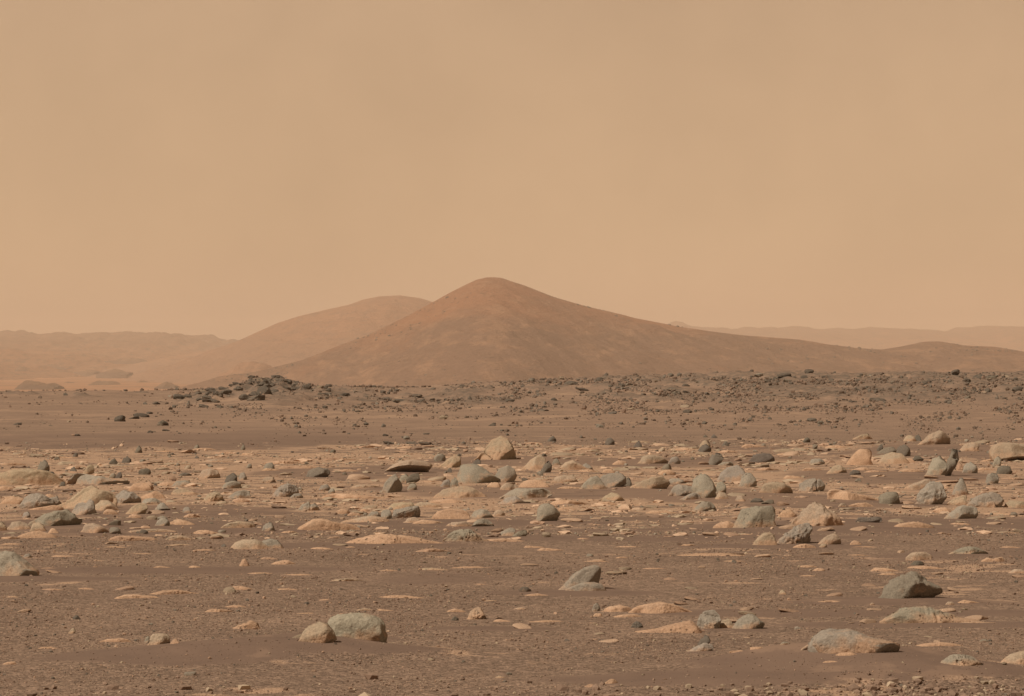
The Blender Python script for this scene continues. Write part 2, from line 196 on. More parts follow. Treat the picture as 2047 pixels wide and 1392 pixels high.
# rocks traced one by one: B boulder or S flat rock, tone | label | short name | outline in photo pixels | options
ROWS = '''
B g|smooth grey boulder cut off by the left frame edge, dark face at its right|left-edge boulder|-50 1150 -45 1120 -20 1102 17 1101 28 1104 41 1113 55 1124 68 1134 80 1141 82 1149 78 1156|b=1157 F=31,1158,60,1137
B t|egg-shaped pale boulder with a dark right side beside the long grey one|egg boulder|598 1283 603 1267 612 1255 625 1247 640 1243 652 1246 662 1256 670 1268 677 1286 665 1293|b=1295 F=643,1295,667,1263 D=.45
B g|long rounded grey boulder behind the egg-shaped one|long grey boulder|648 1262 656 1240 672 1229 700 1225 725 1228 745 1232 760 1238 768 1250 775 1270 774 1281|b=1282 F=757,1283,764,1243
B g|x||1126 1180 1145 1172 1168 1164 1188 1164 1205 1169 1212 1178|b=1183 D=.3 n=.7 e=.9 j=fin
B g|fin-shaped grey boulder with a pointed top and notched side, alone on the gravel|fin-shaped boulder|1119 1181 1126 1168 1140 1153 1155 1143 1170 1135 1186 1131 1200 1132 1206 1146 1205 1160 1210 1170 1209 1179|b=1182 F=1184,1166,1197,1131 t=.6 D=.38 e=.75 J=fin
B n|large dark grey angular boulder with an undercut pointed right end|dark angular boulder|1761 1192 1760 1182 1772 1168 1785 1157 1800 1147 1815 1142 1830 1143 1842 1152 1855 1162 1870 1168 1884 1176 1886 1187 1876 1192 1868 1200|b=1201 F=1810,1200,1856,1172 r=1.3 D=.4 s=.25
B g|x||1614 1312 1613 1290 1624 1273 1642 1262 1660 1256 1678 1260 1690 1268 1690 1290|b=1314 D=.34 s=-.3 n=.6 j=lob
B g|broad two-lobed pale grey boulder half buried by a sand drift|two-lobed boulder|1613 1308 1618 1286 1632 1270 1650 1262 1675 1261 1697 1259 1715 1263 1740 1274 1770 1280 1795 1285 1804 1292 1803 1312 1798 1322|b=1318 F=1770,1320,1801,1290 D=.34 s=.25 J=lob n=.7 r=.5
S g|wide pitted mound with orange edges in front of the dark angular boulder|wide pitted mound|1749 1246 1770 1233 1790 1220 1810 1214 1835 1213 1860 1215 1885 1224 1920 1238 1972 1252|b=1253 p=.9 s=.3 r=1.2
B g|pitted grey hump of rock right of the two-lobed boulder|pitted hump|1877 1327 1890 1317 1905 1309 1925 1309 1945 1312 1960 1325 1961 1338|b=1342 v=.6 p=1
B t|pale lump of rock at the right frame edge, nearest the camera|pale right-edge lump|2005 1318 2020 1308 2047 1302 2075 1305 2090 1325|b=1330
B g|upright rounded grey rock with a crack down its left side|cracked upright rock|1392 1258 1396 1238 1402 1226 1415 1220 1430 1221 1438 1230 1441 1245 1438 1258|b=1261 F=1431,1261,1434,1228 k=-.30,.15,.03,.06
S k|pale speckled slab running out left from the cracked upright rock|speckled slab|1275 1267 1310 1258 1350 1247 1385 1240 1400 1258|b=1268 p=.8
S t|low tan stone tucked behind the right of the cracked upright rock||1438 1257 1442 1240 1455 1236 1466 1244 1470 1257|b=1258
B g|grey double-topped rock right of the cracked upright rock|double-topped rock|1467 1252 1475 1240 1487 1230 1500 1227 1512 1232 1520 1240 1530 1248 1526 1258|b=1260 f=.7
B g|lower rock of the small two-stone stack, dark at its right end||1378 1303 1390 1293 1408 1286 1424 1288 1430 1300 1422 1306|b=1306 f=.6
B d|dark stone balanced on top of the small two-stone stack|two-stone stack|1395 1289 1402 1276 1411 1269 1418 1273 1421 1282 1415 1288|b=1297 o
B t|squarish pale block between two little stones on the left gravel|squarish pale block|298 1288 300 1272 308 1266 330 1267 338 1270 341 1287|b=1289 e=.6 f=.85
B g|small stone touching the left of the squarish pale block||288 1284 291 1274 297 1271 300 1286|b=1288
B k|small pinkish stone touching the right of the squarish pale block||340 1287 346 1278 352 1277 361 1288|b=1289
S t|smooth pale dome with rounded left end, behind the bare gravel|smooth pale dome|468 1097 475 1085 490 1079 512 1079 530 1088 548 1098|b=1099 s=-.1
S g|thin grey plate leaning behind the smooth pale dome||526 1082 540 1077 553 1079 562 1087 567 1096|b=1097
B k|little pale pointed stone standing alone below the smooth pale dome||478 1129 484 1119 490 1116 496 1125 500 1132|b=1133
B d|small dark stone left of the smooth pale dome||441 1094 444 1089 449 1087 453 1093|b=1095
S k|rough pale low outcrop on the gravel, upper left of the egg boulder|rough low outcrop|462 1259 480 1250 500 1240 510 1246 516 1257|b=1260 p=.8 r=1.6
B t|thumb-sized pale stone on the left gravel above the squarish block||136 1268 142 1258 148 1254 152 1262 150 1268|b=1269
S p|orange slab just left of the squarish pale block||200 1286 215 1278 240 1276 257 1280|b=1286
S p|pale flat slab near the left edge, low in the photo||6 1330 16 1323 30 1322 34 1329|b=1331
B g|rough little grey stone behind the left-edge boulder||45 1115 50 1108 58 1107 65 1112|b=1116 p=.8
B t|pitted pinkish stone alone in mid gravel|pitted pinkish stone|934 1239 940 1223 950 1215 961 1214 967 1226 974 1239|b=1240 v=.8 p=1 s=.4
B d|dark flat stone left of the pitted pinkish stone||902 1238 908 1232 914 1234 919 1239|b=1241
B g|small grey block behind the pale mound, with a pale chip under it|small grey block|1183 1221 1186 1209 1190 1205 1197 1207 1201 1220|b=1223 f=.8
S p|large smooth orange mound left of centre right, above the speckled slab|smooth orange mound|1268 1224 1285 1212 1305 1206 1322 1204 1345 1208 1365 1217 1382 1228|b=1229
S p|broken orange slab left of the smooth orange mound||1208 1224 1220 1213 1240 1209 1255 1213 1268 1222|b=1226
S p|flat orange slab in front of the broken one, by the orange mound||1230 1236 1245 1229 1270 1228 1288 1234|b=1237
S p|small orange chip below the small grey block||1186 1233 1190 1226 1202 1226 1206 1232|b=1234
B d|dark pitted rock sitting left of the speckled slab|dark pitted rock|1261 1255 1266 1246 1273 1241 1282 1246 1287 1255|b=1258 v=.8 p=1
B d|dark flat stone on open gravel in the lower middle||1126 1282 1132 1277 1140 1281|b=1284
B t|small pale stone right of the long grey boulder||770 1264 776 1259 783 1264|b=1265
B k|rough low stone at the bottom, right of centre||1166 1377 1178 1367 1190 1370 1195 1377|b=1379 p=.8 r=1.5
B k|rough pale stone at the bottom beside a lower twin on its left||1207 1367 1220 1357 1230 1358 1236 1367|b=1369 p=.8 r=1.5
B t|small pale stone on the bottom gravel below the long grey boulder||988 1356 998 1351 1006 1353 1011 1356|b=1357
B g|thin flake leaning on the gravel above the two-lobed boulder||1588 1254 1594 1252 1607 1260 1602 1261|b=1262
B g|small grey stone left of the two-lobed boulder||1559 1289 1566 1283 1575 1284 1581 1289|b=1291
S p|bright orange slab right of the two-lobed boulder|bright orange slab|1829 1295 1850 1287 1880 1284 1905 1287 1922 1294|b=1296
S p|orange wedge of rock poking out of the sand before the two-lobed boulder||1668 1309 1680 1305 1700 1304 1712 1309 1720 1322|b=1322 s=.3
S p|thin orange slab in the drift at the foot of the two-lobed boulder||1645 1325 1660 1321 1680 1324|b=1327
S p|pale low slab left of the two-lobed boulder||1499 1305 1510 1299 1525 1299 1539 1305|b=1307
S p|orange slab in front of the low pale one, left of the two-lobed boulder||1456 1311 1470 1306 1490 1306 1505 1310|b=1312
B g|small grey pebble-like rock right of the bright orange slab||1957 1285 1963 1278 1972 1278 1977 1284|b=1286
B t|small pale stone in front of the dark angular boulder||1738 1210 1743 1204 1750 1209|b=1211
S p|pale slab right of the dark angular boulder||1908 1208 1925 1199 1945 1202 1960 1207|b=1209
B t|small tan stone touching the slab right of the dark angular boulder||1889 1210 1895 1203 1904 1203 1909 1210|b=1212
B t|small pale stone on gravel between the fin-shaped and dark angular boulders||1556 1187 1561 1179 1567 1179 1572 1187|b=1189
S t|domed pale slab behind the dark angular boulder|domed pale slab|1809 1115 1818 1107 1832 1103 1848 1104 1860 1110 1862 1119|b=1121
B g|rough grey crumbling outcrop near the right edge|crumbling outcrop|1899 1109 1915 1098 1935 1093 1955 1094 1968 1101 1974 1110|b=1112 p=1 r=1.5
S p|pair of joined orange humps right of the crumbling outcrop||1956 1123 1972 1115 1985 1118 2003 1113 2010 1123|b=1125
B d|flat dark rock lying on orange slabs behind the dark angular boulder||1819 1129 1828 1121 1842 1122 1849 1130|b=1132
S p|jagged orange slab under the flat dark rock||1800 1139 1820 1133 1850 1132 1895 1137|b=1140
S p|orange slab behind the left shoulder of the dark angular boulder||1738 1142 1752 1135 1775 1136 1798 1142|b=1144
S p|short orange slab right above the dark angular boulder||1752 1150 1765 1146 1785 1146 1793 1150|b=1151
S p|small orange slab alone, left of the dark angular boulder||1624 1142 1634 1135 1645 1137 1652 1141|b=1143
B t|pale stone at the right edge level with the dark angular boulder's top||2015 1146 2028 1138 2042 1138 2050 1146|b=1148
B g|long vesicular grey rock propped up to the right, its end face dark|vesicular propped rock|1550 1086 1565 1071 1585 1056 1605 1048 1616 1045 1626 1052 1629 1076|b=1088 v=1 p=1 F=1606,1084,1622,1048 s=.1
B t|smooth tan rock against the left end of the vesicular propped rock||1503 1091 1512 1078 1525 1067 1540 1064 1549 1070 1553 1087|b=1091
B t|blocky pale rock right of the vesicular propped rock||1636 1087 1642 1078 1655 1070 1668 1065 1676 1070 1684 1084|b=1089 p=.5
B t|little stone in front of the blocky pale rock||1637 1093 1643 1087 1652 1088 1653 1093|b=1095
B p|small rounded orange rock, rightmost in the row of the vesicular rock||1699 1086 1706 1080 1716 1082 1723 1088|b=1090
B t|small tan stone beyond the small rounded orange rock||1734 1082 1740 1077 1747 1081|b=1083
S p|low pale slab at the foot of the vesicular propped rock||1579 1095 1592 1090 1610 1087 1636 1094|b=1097 p=.6
S p|wide low pitted orange slab left of centre|wide pitted orange slab|680 1088 700 1079 730 1071 770 1069 810 1072 850 1080 884 1086|b=1089 p=1 r=1.1
B g|speckled grey rock full of dark holes|holey grey rock|888 1082 895 1070 908 1061 925 1057 940 1058 953 1068 966 1077 976 1083|b=1085 v=.7 p=1
S p|orange slab running right from the holey grey rock||955 1082 975 1078 1010 1077 1057 1083|b=1085
B g|rounded grey stone, left of a touching pair, right of the holey rock||994 1071 1004 1062 1020 1055 1031 1058 1029 1070|b=1072
B n|dark greenish stone, right one of the touching pair|greenish stone pair|1024 1071 1035 1063 1050 1060 1055 1064 1053 1072|b=1074 f=.7
B g|big smooth grey boulder with a dark underside, alone on gravel at centre|centre boulder|1073 1033 1074 1017 1082 1008 1095 1006 1109 1012 1118 1022 1124 1031 1122 1040|b=1044 F=1083,1044,1112,1019 D=.42
B t|low pebble in front of the centre boulder's left foot||1066 1046 1072 1042 1079 1046|b=1048
B g|long grey boulder with an undercut right end behind the centre boulder|long undercut boulder|1005 1000 1015 985 1030 976 1060 977 1090 977 1103 983 1107 991 1095 998|b=1000 F=1088,998,1104,985 D=.3
B g|low grey rock in front of the long undercut boulder||1000 1007 1012 995 1030 992 1048 1002 1060 1008|b=1009
S p|large pale tent-shaped slab left of the central cluster|tent-shaped slab|594 1056 610 1048 625 1038 645 1037 670 1043 700 1048 724 1057|b=1063 D=.3
B g|small grey conical stone left of the tent-shaped slab||523 1061 527 1050 535 1042 543 1044 548 1053 551 1061|b=1063
B g|squat split grey rock, two humps side by side|squat split rock|597 1018 605 1008 617 1004 621 1009 628 1007 635 1012 640 1020|b=1022 k=.05,0,.03,.07
B g|dark-tipped grey pyramid boulder with one sharp edge facing us|pyramid boulder|765 980 769 965 781 953 790 947 798 960 808 972 815 978 813 986|b=987 F=779,988,790,948 e=.6 r=.5 D=.42
B g|grey stone behind the right of the pyramid boulder||797 962 802 951 812 947 820 956 823 965|b=966
B d|dark blocky stone right behind the pyramid boulder||812 958 822 947 838 946 840 960 832 967|b=968 u
B g|rounded stone at the right foot of the pyramid boulder||814 977 820 966 832 967 834 979|b=981 f=.7
B t|flat-topped pale ledge rock with a dark overhanging front|overhanging ledge rock|772 944 780 932 800 923 825 919 845 922 862 925 864 936 855 942|b=946 F=774,933,864,923 t=.45 e=.6 D=.5 n=.1
B n|dark greenish rock with a hollow underside, left of the ledge rock|hollow greenish rock|612 955 615 943 625 937 640 934 655 937 661 943 656 953|b=955 F=624,954,658,941
B g|porous grey rock left of the pyramid boulder|porous grey rock|546 990 552 980 562 972 575 966 588 969 596 978 598 987|b=994 v=1 p=1
B g|small knob at the right foot of the porous grey rock||580 994 588 987 600 986 607 994|b=997 p=.8
B t|rough tan rock far left of the ledge rock, above the porous rock||521 964 530 954 545 952 552 963|b=966 p=.8
B g|low grey stone between the porous rock and the pyramid boulder||636 980 642 970 655 968 661 977|b=982 f=.7
B g|second low stone just right of the first, left of the pyramid boulder||655 985 660 977 667 977 671 985|b=987
S p|long orange slab in front of the pyramid boulder|long orange slab|649 992 670 986 700 988 740 992 788 997|b=998
S t|smooth domed tan slab just left of the central boulders|domed tan slab|872 995 880 985 890 977 910 973 940 973 955 980 969 993|b=997
S p|flat orange slab at the foot of the domed tan slab||860 1003 880 998 905 998 932 1004|b=1007
B g|largest smooth grey boulder of the central group|central group's big boulder|911 965 916 948 921 930 935 926 955 930 975 942 992 953 1006 963|b=967 D=.3
B t|tall tan and grey cone rock with a dark slit on its left|slit cone rock|953 915 965 902 975 890 985 878 1000 873 1014 877 1025 890 1031 905 1034 918|b=920 s=.2 k=-.25,-1.2,.018,.12 D=.35
B t|sloping pale rock left of the slit cone rock||878 930 895 918 914 908 921 915 923 934|b=936
B g|rounded grey rock right of the central group's big boulder||984 955 998 938 1014 930 1028 937 1034 953 1030 965|b=967 f=.75
B d|small hollow rock on top of the big central boulder||944 927 950 919 957 917 962 922 960 929|b=933 o
B g|small pale rock left of the big central boulder||879 972 888 960 898 958 903 970|b=974
B g|narrow upright stone wedged left of the big central boulder||900 970 903 957 910 954 916 962 917 972|b=974
B d|small dark stone behind the left of the big central boulder||892 943 896 936 901 935 904 943|b=945
S p|orange slab in front of the right foot of the big central boulder||972 971 982 964 995 964 1003 971|b=975
S t|tan slab in front of the rounded grey central rock||997 977 1010 966 1030 964 1034 978|b=981
B t|pitted pale hump at the back of the lower middle cluster||775 1015 785 1007 805 1004 825 1006 831 1015|b=1019 p=.9
B g|pitted grey block with an upright right end, middle cluster|pitted grey block|783 1035 787 1020 800 1017 820 1013 836 1011 841 1028|b=1037 p=.9 v=.4 f=.8
B g|angular grey rock leaning on the pitted grey block||761 1024 770 1018 780 1020 785 1036|b=1038 f=.7
B g|low grey rock left in the middle cluster||733 1032 742 1023 755 1022 762 1032|b=1035
S t|smooth pale base slab under the middle cluster||688 1045 718 1035 745 1031 770 1035 783 1040|b=1045
B t|pale rounded wedge below the pitted grey block||809 1045 815 1036 830 1033 842 1041|b=1047
S p|orange slab tapering right from the middle cluster||822 1048 845 1039 865 1041 892 1048|b=1050
S p|pale arched slab left of the middle cluster||663 1027 680 1018 696 1018 701 1026|b=1028
S p|flat orange slab before the pale arched slab||691 1031 705 1024 722 1027|b=1032
S p|pale orange slab behind the angular rock of the middle cluster||715 1022 726 1017 742 1021|b=1024
S t|smooth pale mound beyond the right of the middle cluster||819 1013 835 1004 860 1005 888 1012|b=1015
S p|squared pale slab right of the middle cluster|squared pale slab|859 1032 870 1022 895 1018 920 1019 936 1023 938 1035|b=1038
B g|smooth grey rock touching the squared pale slab||940 1036 948 1022 960 1017 975 1020 986 1033|b=1037
B t|dark-ended tan rock rightmost beside the squared pale slab||984 1030 992 1020 1003 1019 1011 1029|b=1032 f=.6
S t|long pale slab left of the rough dark-footed rock||891 1052 905 1044 930 1042 946 1050|b=1054
B g|rough grey rock with dark ragged foot|ragged-foot rock|944 1050 952 1040 967 1036 982 1043 991 1052|b=1054 u r=1.4
B g|tan-grey pointed rock left of the dark-faced boulder right of centre||1160 978 1168 965 1180 954 1195 951 1203 962 1210 972|b=980
B g|smooth grey boulder with dark right face and shaded foot, right of centre|dark-faced boulder|1195 966 1205 950 1225 945 1243 946 1251 955 1252 970 1240 974|b=974 F=1230,973,1249,953
B d|small dark stone behind the right of the dark-faced boulder||1249 965 1253 953 1260 956 1263 967|b=972
B t|low tan rock between the long undercut and dark-faced boulders||1105 966 1110 953 1130 950 1150 953 1155 964|b=968
S p|thin orange slabs edge left of the dark-faced boulder||1034 972 1050 960 1080 959 1103 971|b=975
B t|low domed rock with dark right toe right of the dark-faced boulder|dark-toed dome|1262 970 1285 961 1305 954 1325 952 1335 961 1344 971|b=978 f=.7
B g|grey low rock behind the dark-toed dome||1332 965 1342 957 1358 957 1372 965|b=967
B g|tall rough grey rock of the right-centre cluster|tall rough grey rock|1384 975 1388 957 1400 948 1415 948 1425 960 1431 975 1433 995|b=997 r=1.2
B g|flat grey plate with a dark lower edge, left of the tall rough rock|flat grey plate|1336 990 1345 975 1355 968 1380 972 1401 977 1390 985|b=993 u D=.3
B g|grey stub touching the right of the tall rough rock||1429 980 1434 965 1444 962 1451 970 1453 986|b=988 f=.7
B g|narrow tilted plate in front of the flat grey plate||1361 998 1375 989 1388 985 1400 990|b=1000
B t|tan stone in front of the tall rough rock's right foot||1429 997 1437 984 1450 985 1456 996|b=999
B g|broad smooth grey dome in the right-centre cluster|broad smooth dome|1432 962 1440 945 1455 933 1475 930 1488 938 1493 952|b=965
B g|grey rock with a dark right side attached to the broad smooth dome||1478 968 1482 952 1492 944 1505 948 1512 960 1516 972|b=974 f=.55
B g|thin slab lying behind the broad smooth dome||1433 931 1445 924 1462 923 1469 930|b=932 f=.7
B n|round dark grey rock standing alone above the broad smooth dome|round dark rock|1416 921 1420 910 1430 905 1440 906 1447 917 1441 929|b=930 f=.7
B d|dark rounded rock before a paler one, upper middle right|paired upper rocks|1395 900 1402 891 1412 888 1422 895 1423 902|b=904
B t|paler rounded rock behind the dark one, upper middle right||1398 890 1405 881 1413 879 1420 886 1421 895|b=899
B d|dark rock in the upper rows, larger of two standing apart right of centre|upper dark rock|1208 889 1212 877 1220 874 1228 881 1230 889|b=890 
B d|small dark rock just right of the upper dark one||1266 892 1272 884 1278 881 1284 891|b=894
B d|small dark stone on pale ground above the tall rough rock||1443 890 1448 883 1453 882 1458 890|b=892
B d|left one of two tiny dark stones side by side||1405 874 1409 869 1415 873|b=875
B d|right one of two tiny dark stones side by side||1421 874 1427 868 1434 874|b=876
B d|dark angular stone in the upper rows left of the upper dark rock||1094 882 1101 873 1107 871 1113 881|b=883
B t|broad pale rock in the upper rows right of centre|broad pale upper rock|1277 924 1285 912 1300 909 1320 912 1332 920 1337 926|b=928
B g|rounded rock just right of the broad pale upper rock||1335 926 1343 914 1355 913 1362 924|b=928 f=.6
S p|arched orange slab left of the broad pale upper rock||1225 928 1236 920 1250 922 1258 929|b=930
S p|orange slab lens on sand, left of the domed rock with the dark toe||1200 943 1213 937 1222 938 1231 944|b=946
S p|bright orange lens of rock on bare sand right of centre|bright orange lens|1313 947 1325 940 1342 940 1353 947|b=950
B t|broad pale rock right of the slit cone rock||1045 936 1060 919 1080 908 1091 917 1092 934|b=939
B d|upright dark rock between two pale ones right of the slit cone rock|upright dark rock|1081 942 1089 926 1097 920 1103 930 1105 943|b=945 f=.7
B t|broad tan rock right of the upright dark rock||1118 937 1130 924 1145 920 1160 928 1176 938|b=940
B g|grey stone just behind the upright dark rock||1103 928 1108 917 1114 916 1120 927|b=930
B g|thin grey slab tilted against the broad tan rock||1165 930 1170 925 1180 931 1188 938|b=940
B t|pale pyramid-like rock alone on sand, below the dark-faced boulder|low pale pyramid|1196 1001 1210 992 1222 985 1235 987 1245 995 1248 1002|b=1004
S p|orange slab under the low pale pyramid||1186 1009 1200 1004 1220 1003 1237 1009|b=1011
S p|long orange slab right of the long undercut boulder||1093 1007 1110 999 1135 999 1165 1004 1188 1009|b=1011
S p|orange slab between the centre boulder and the low pale pyramid||1113 1019 1125 1013 1140 1014 1153 1018|b=1020
B g|grey wedge rock alone on sand, right of centre|lone grey wedge|1385 1022 1395 1010 1404 1003 1420 1003 1430 1012 1435 1021|b=1024 f=.6
S p|thin pale slab left of the lone grey wedge||1288 1026 1300 1021 1330 1021 1357 1026|b=1028
B g|big pale-footed grey rock with a rough right half|rough-backed rock|1468 1050 1474 1036 1480 1021 1495 1014 1520 1011 1545 1014 1551 1028 1545 1042|b=1058 p=.8 r=1.1
S p|orange slab left of the rough-backed rock||1420 1055 1435 1046 1455 1041 1470 1048|b=1057
B t|small pale stone on sand above the rough-backed rock||1469 1000 1475 991 1484 991 1490 1000|b=1003
B d|dark flat stone above the rough-backed rock||1499 1003 1508 996 1522 997 1528 1004|b=1006 u
B t|wide low tan rock left of the split rock|wide low tan rock|1521 983 1526 967 1545 962 1568 965 1580 975 1586 984|b=987
B g|grey rock split by a dark vertical crack|crack-split rock|1597 980 1598 968 1610 960 1630 956 1643 960 1651 972 1648 982|b=984 k=.14,.05,.02,.18 f=.8
S p|long pale slab sloping right from the crack-split rock|sloping pale slab|1652 983 1662 977 1680 979 1700 985 1730 992 1757 999|b=1001
S p|orange slab left of the dark block rock, on sand||1695 1012 1712 1006 1730 1005 1747 1011|b=1014
B n|dark grey squared rock alone behind the sand, right|dark block rock|1757 1008 1758 990 1770 985 1785 983 1795 985 1799 1004|b=1009 e=.6
B g|large knobbly grey boulder with a hollow foot, right|knobbly boulder|1834 1002 1838 985 1850 974 1860 963 1872 960 1883 965 1890 980 1893 995 1886 1007|b=1010 r=1.3 F=1866,1011,1893,984 v=.3
S t|tan ledge behind the left of the knobbly boulder||1808 975 1830 966 1850 958 1866 958 1870 975|b=980
B g|pointed grey rock right of the knobbly boulder|pointed grey rock|1903 988 1910 970 1918 957 1926 955 1931 970 1936 988|b=990
S t|smooth pale slab in front of the pointed grey rock||1893 1009 1905 998 1925 990 1936 992 1934 1002|b=1011
B g|grey rock with a dark curved crack near the right edge|curved-crack rock|1934 1007 1945 997 1965 987 1985 984 2000 990 2008 1001 2003 1015|b=1016 k=.22,-.6,.02,.12 F=1992,1016,2006,993
S t|pale slab at the right frame edge beside the curved-crack rock||2006 1010 2020 1000 2047 1003 2075 1008|b=1017
B g|pale grey rock with dark right side in front of the pointed rock|pale wedge-topped rock|1890 1032 1905 1022 1920 1012 1940 1011 1955 1016 1959 1034|b=1038 f=.75
S p|pale slab left of the pale wedge-topped rock||1862 1024 1875 1016 1890 1014 1901 1023|b=1026
B d|dark log-shaped stone lying flat on the gravel|dark log-shaped stone|1712 1041 1715 1035 1740 1034 1762 1033 1766 1039 1763 1045|b=1046 D=.15 u
S p|broken pale slab right of the dark log-shaped stone||1787 1054 1800 1047 1825 1043 1843 1045 1864 1052|b=1057
S p|small orange slab farther right than the broken pale slab||1894 1049 1910 1045 1930 1046 1943 1050|b=1051
B t|broad striped tan mound behind the drift|striped tan mound|1588 1037 1605 1022 1618 1011 1630 1004 1645 1010 1662 1022 1680 1038 1686 1052|b=1053 r=1.4 D=.3
S p|pale slab left of the striped tan mound||1552 1034 1565 1020 1580 1018 1595 1030|b=1036
B t|small pale block above the striped tan mound's right shoulder||1675 1013 1680 1006 1690 1006 1693 1012|b=1015
B g|rounded tan-grey rock at the foot of the leaning upright slab|leaning pair base|1852 947 1858 930 1866 915 1880 912 1893 925 1901 942|b=951
B n|tall upright grey rock leaning right over its own shadow|tall leaning rock|1893 942 1895 916 1898 903 1910 893 1917 900 1919 918 1912 934 1904 944|b=953 F=1893,944,1913,922 e=.65 D=.5
B t|great overhanging pale rock at the right frame edge, black shade beneath|great overhang rock|1977 907 1985 893 1998 886 2020 885 2050 888 2085 897 2090 918 2030 920|b=924 F=1998,917,2050,907 t=.35 e=.6 n=.05 D=.5 o
B g|leaning stone under the left end of the great overhang rock||1984 930 1990 914 1998 912 2003 920 2001 930|b=933
B d|rounded dark rock in front of the great overhang rock|rounded dark right rock|1992 944 1995 935 2005 930 2018 933 2026 942 2024 947|b=949 f=.6
B g|squarish rounded tan-grey rock left below the rounded dark right one||1970 963 1972 950 1980 944 1992 946 1997 954 1998 966|b=968 e=.65
B g|dark-sided rock right of the tall leaning rock||1924 946 1928 930 1940 922 1950 930 1958 942|b=947 f=.5
B k|small pinkish stone wedged behind the tall leaning rock||1911 936 1916 926 1924 927 1927 936|b=940
B t|domed tan rock left of the leaning pair|domed tan rock|1756 925 1765 910 1785 904 1805 908 1815 922|b=928
B d|dark smooth rock behind the domed tan rock||1790 907 1795 892 1810 888 1820 898 1823 912|b=914 f=.7
B n|low dark-grey slab rock behind the domed tan rock's left||1755 905 1768 895 1785 893 1797 904|b=907
B d|small tilted dark stone at the left of the domed tan rock||1752 902 1757 891 1763 887 1766 895|b=902
B p|two-part orange rock left of the domed tan rock|two-part orange rock|1694 922 1705 908 1720 898 1736 897 1744 906 1742 920|b=930
B d|dark low rock right of the domed tan rock||1822 920 1828 912 1838 911 1847 918|b=922 u
S p|pale little dome before the domed tan rock||1804 924 1812 917 1822 916 1829 924|b=926
B t|broad tan outcrop at the back right|back tan outcrop|1838 887 1850 876 1865 866 1880 860 1892 869 1902 880|b=889 r=1.3
B t|orange and grey rock at the back, left of the back tan outcrop||1707 876 1722 869 1735 866 1744 876|b=879
B t|pale rounded rock touching the left of the back tan outcrop||1804 882 1811 872 1820 870 1828 873 1833 882|b=883
B d|dark-sided stone between the pale rounded rock and back tan outcrop||1826 880 1831 870 1838 869 1842 880|b=882
B t|rough streaky rock between the back outcrop and the great overhang||1918 900 1928 888 1945 883 1958 890 1956 900|b=903 r=1.6
B t|tan dome left of the low dark stone, right of centre||1655 943 1665 933 1678 929 1690 937 1695 945|b=947
B d|low dark stone right of a tan dome, right of centre||1698 946 1706 939 1717 941 1722 948|b=950 u
B g|blocky grey stone in the rubble upper right||1617 927 1622 918 1638 916 1645 919 1651 927|b=929 f=.7
B d|dark rounded stone at the far side of the rubble||1605 882 1609 875 1616 874 1621 883|b=885
B d|dark rock with a paler left half above the crack-split rock|dark-backed rock|1497 920 1505 910 1525 906 1540 907 1550 918 1548 925|b=926 f=.6
B n|dark greenish upright stone behind the big pale mound at left|greenish upright stone|75 938 77 925 83 918 92 921 98 930 100 941|b=943
S t|largest pale mound at the left, with a dark knob at its right tip|largest left mound|-8 948 10 945 32 938 60 937 95 942 112 953 129 966|b=971 D=.3
B d|small dark knob at the right tip of the largest left mound||119 970 123 963 129 963 131 969|b=973
S p|orange slab below the largest left mound, at the frame edge||-10 978 5 971 22 974 45 979|b=981
B d|dark rounded stone right of the greenish upright stone||138 943 142 935 148 933 154 942|b=946
B t|tan cone stone behind the long leaning slab||164 947 172 935 180 926 186 932 190 944|b=949 f=.6
B g|long thin leaning slab with a shaded gap beneath|long leaning slab|140 952 147 946 170 948 200 953 230 960 253 970|b=971 D=.2 
S p|orange slab under the long leaning slab||151 964 165 957 185 959 204 966|b=968
B d|two-pointed dark stone right of the long leaning slab||230 955 236 945 241 943 246 955|b=957
B g|grey stone beside the two-pointed dark one||217 955 222 947 229 946 233 955|b=957
B d|dark flat rock farther right of the long leaning slab||357 948 368 945 380 947 384 950|b=952
S p|pale scooped rock right of the long leaning slab|pale scooped rock|255 980 265 968 285 965 305 964 308 973|b=982
S p|low orange slab right of the pale scooped rock||312 970 325 964 345 965 358 970|b=972
B g|grey low block right of the low orange slab||344 972 352 962 372 960 382 965 383 972|b=973
S t|long pale slab below the grey low block||338 988 350 979 370 977 385 983 398 987|b=990
B g|broad grey rock with pale left slope at the left|broad left grey rock|25 1024 40 1010 48 995 62 988 85 987 102 996 115 990 123 1005|b=1017 D=.3
S p|orange ledge behind the broad left grey rock||-5 1005 5 994 25 992 50 997|b=1008
S p|pale orange fin just behind the right of the broad left grey rock||85 993 92 987 103 988 113 995|b=998
S t|long pale ridge of rock stretching right at the left|long pale ridge|100 1014 130 1005 150 990 165 978 180 973 210 979 228 985 237 997|b=1018 D=.3
S p|orange tail of the long pale ridge, toward the frame edge||55 1020 80 1014 110 1010 128 1014|b=1023
B g|pitted grey rock right of the long pale ridge|pitted left rock|229 988 245 980 265 984 280 995 286 1003|b=1007 p=1 v=.4
B g|low pitted rock right of the first pitted one||282 1005 290 997 310 996 323 1003|b=1009 p=1
S p|pale peaked slab behind the low pitted rock||277 994 295 987 312 981 325 988 333 996|b=998
B t|rounded pale rock below the end of the long pale ridge||189 1008 200 1001 215 1000 225 1005 238 1019|b=1022
S p|small orange slab in front of the rounded pale rock||204 1026 212 1017 225 1019 237 1027|b=1029
B t|pale two-step rock in the left group|pale two-step rock|254 1022 265 1012 275 1007 290 1006 296 1015 291 1027|b=1029
S p|flat orange slab below the pale two-step rock||255 1034 262 1028 275 1029 286 1034|b=1036
B g|grey wedge with shaded right foot, right of the two-step rock||311 1012 318 1005 328 1005 335 1014 342 1020|b=1022 u
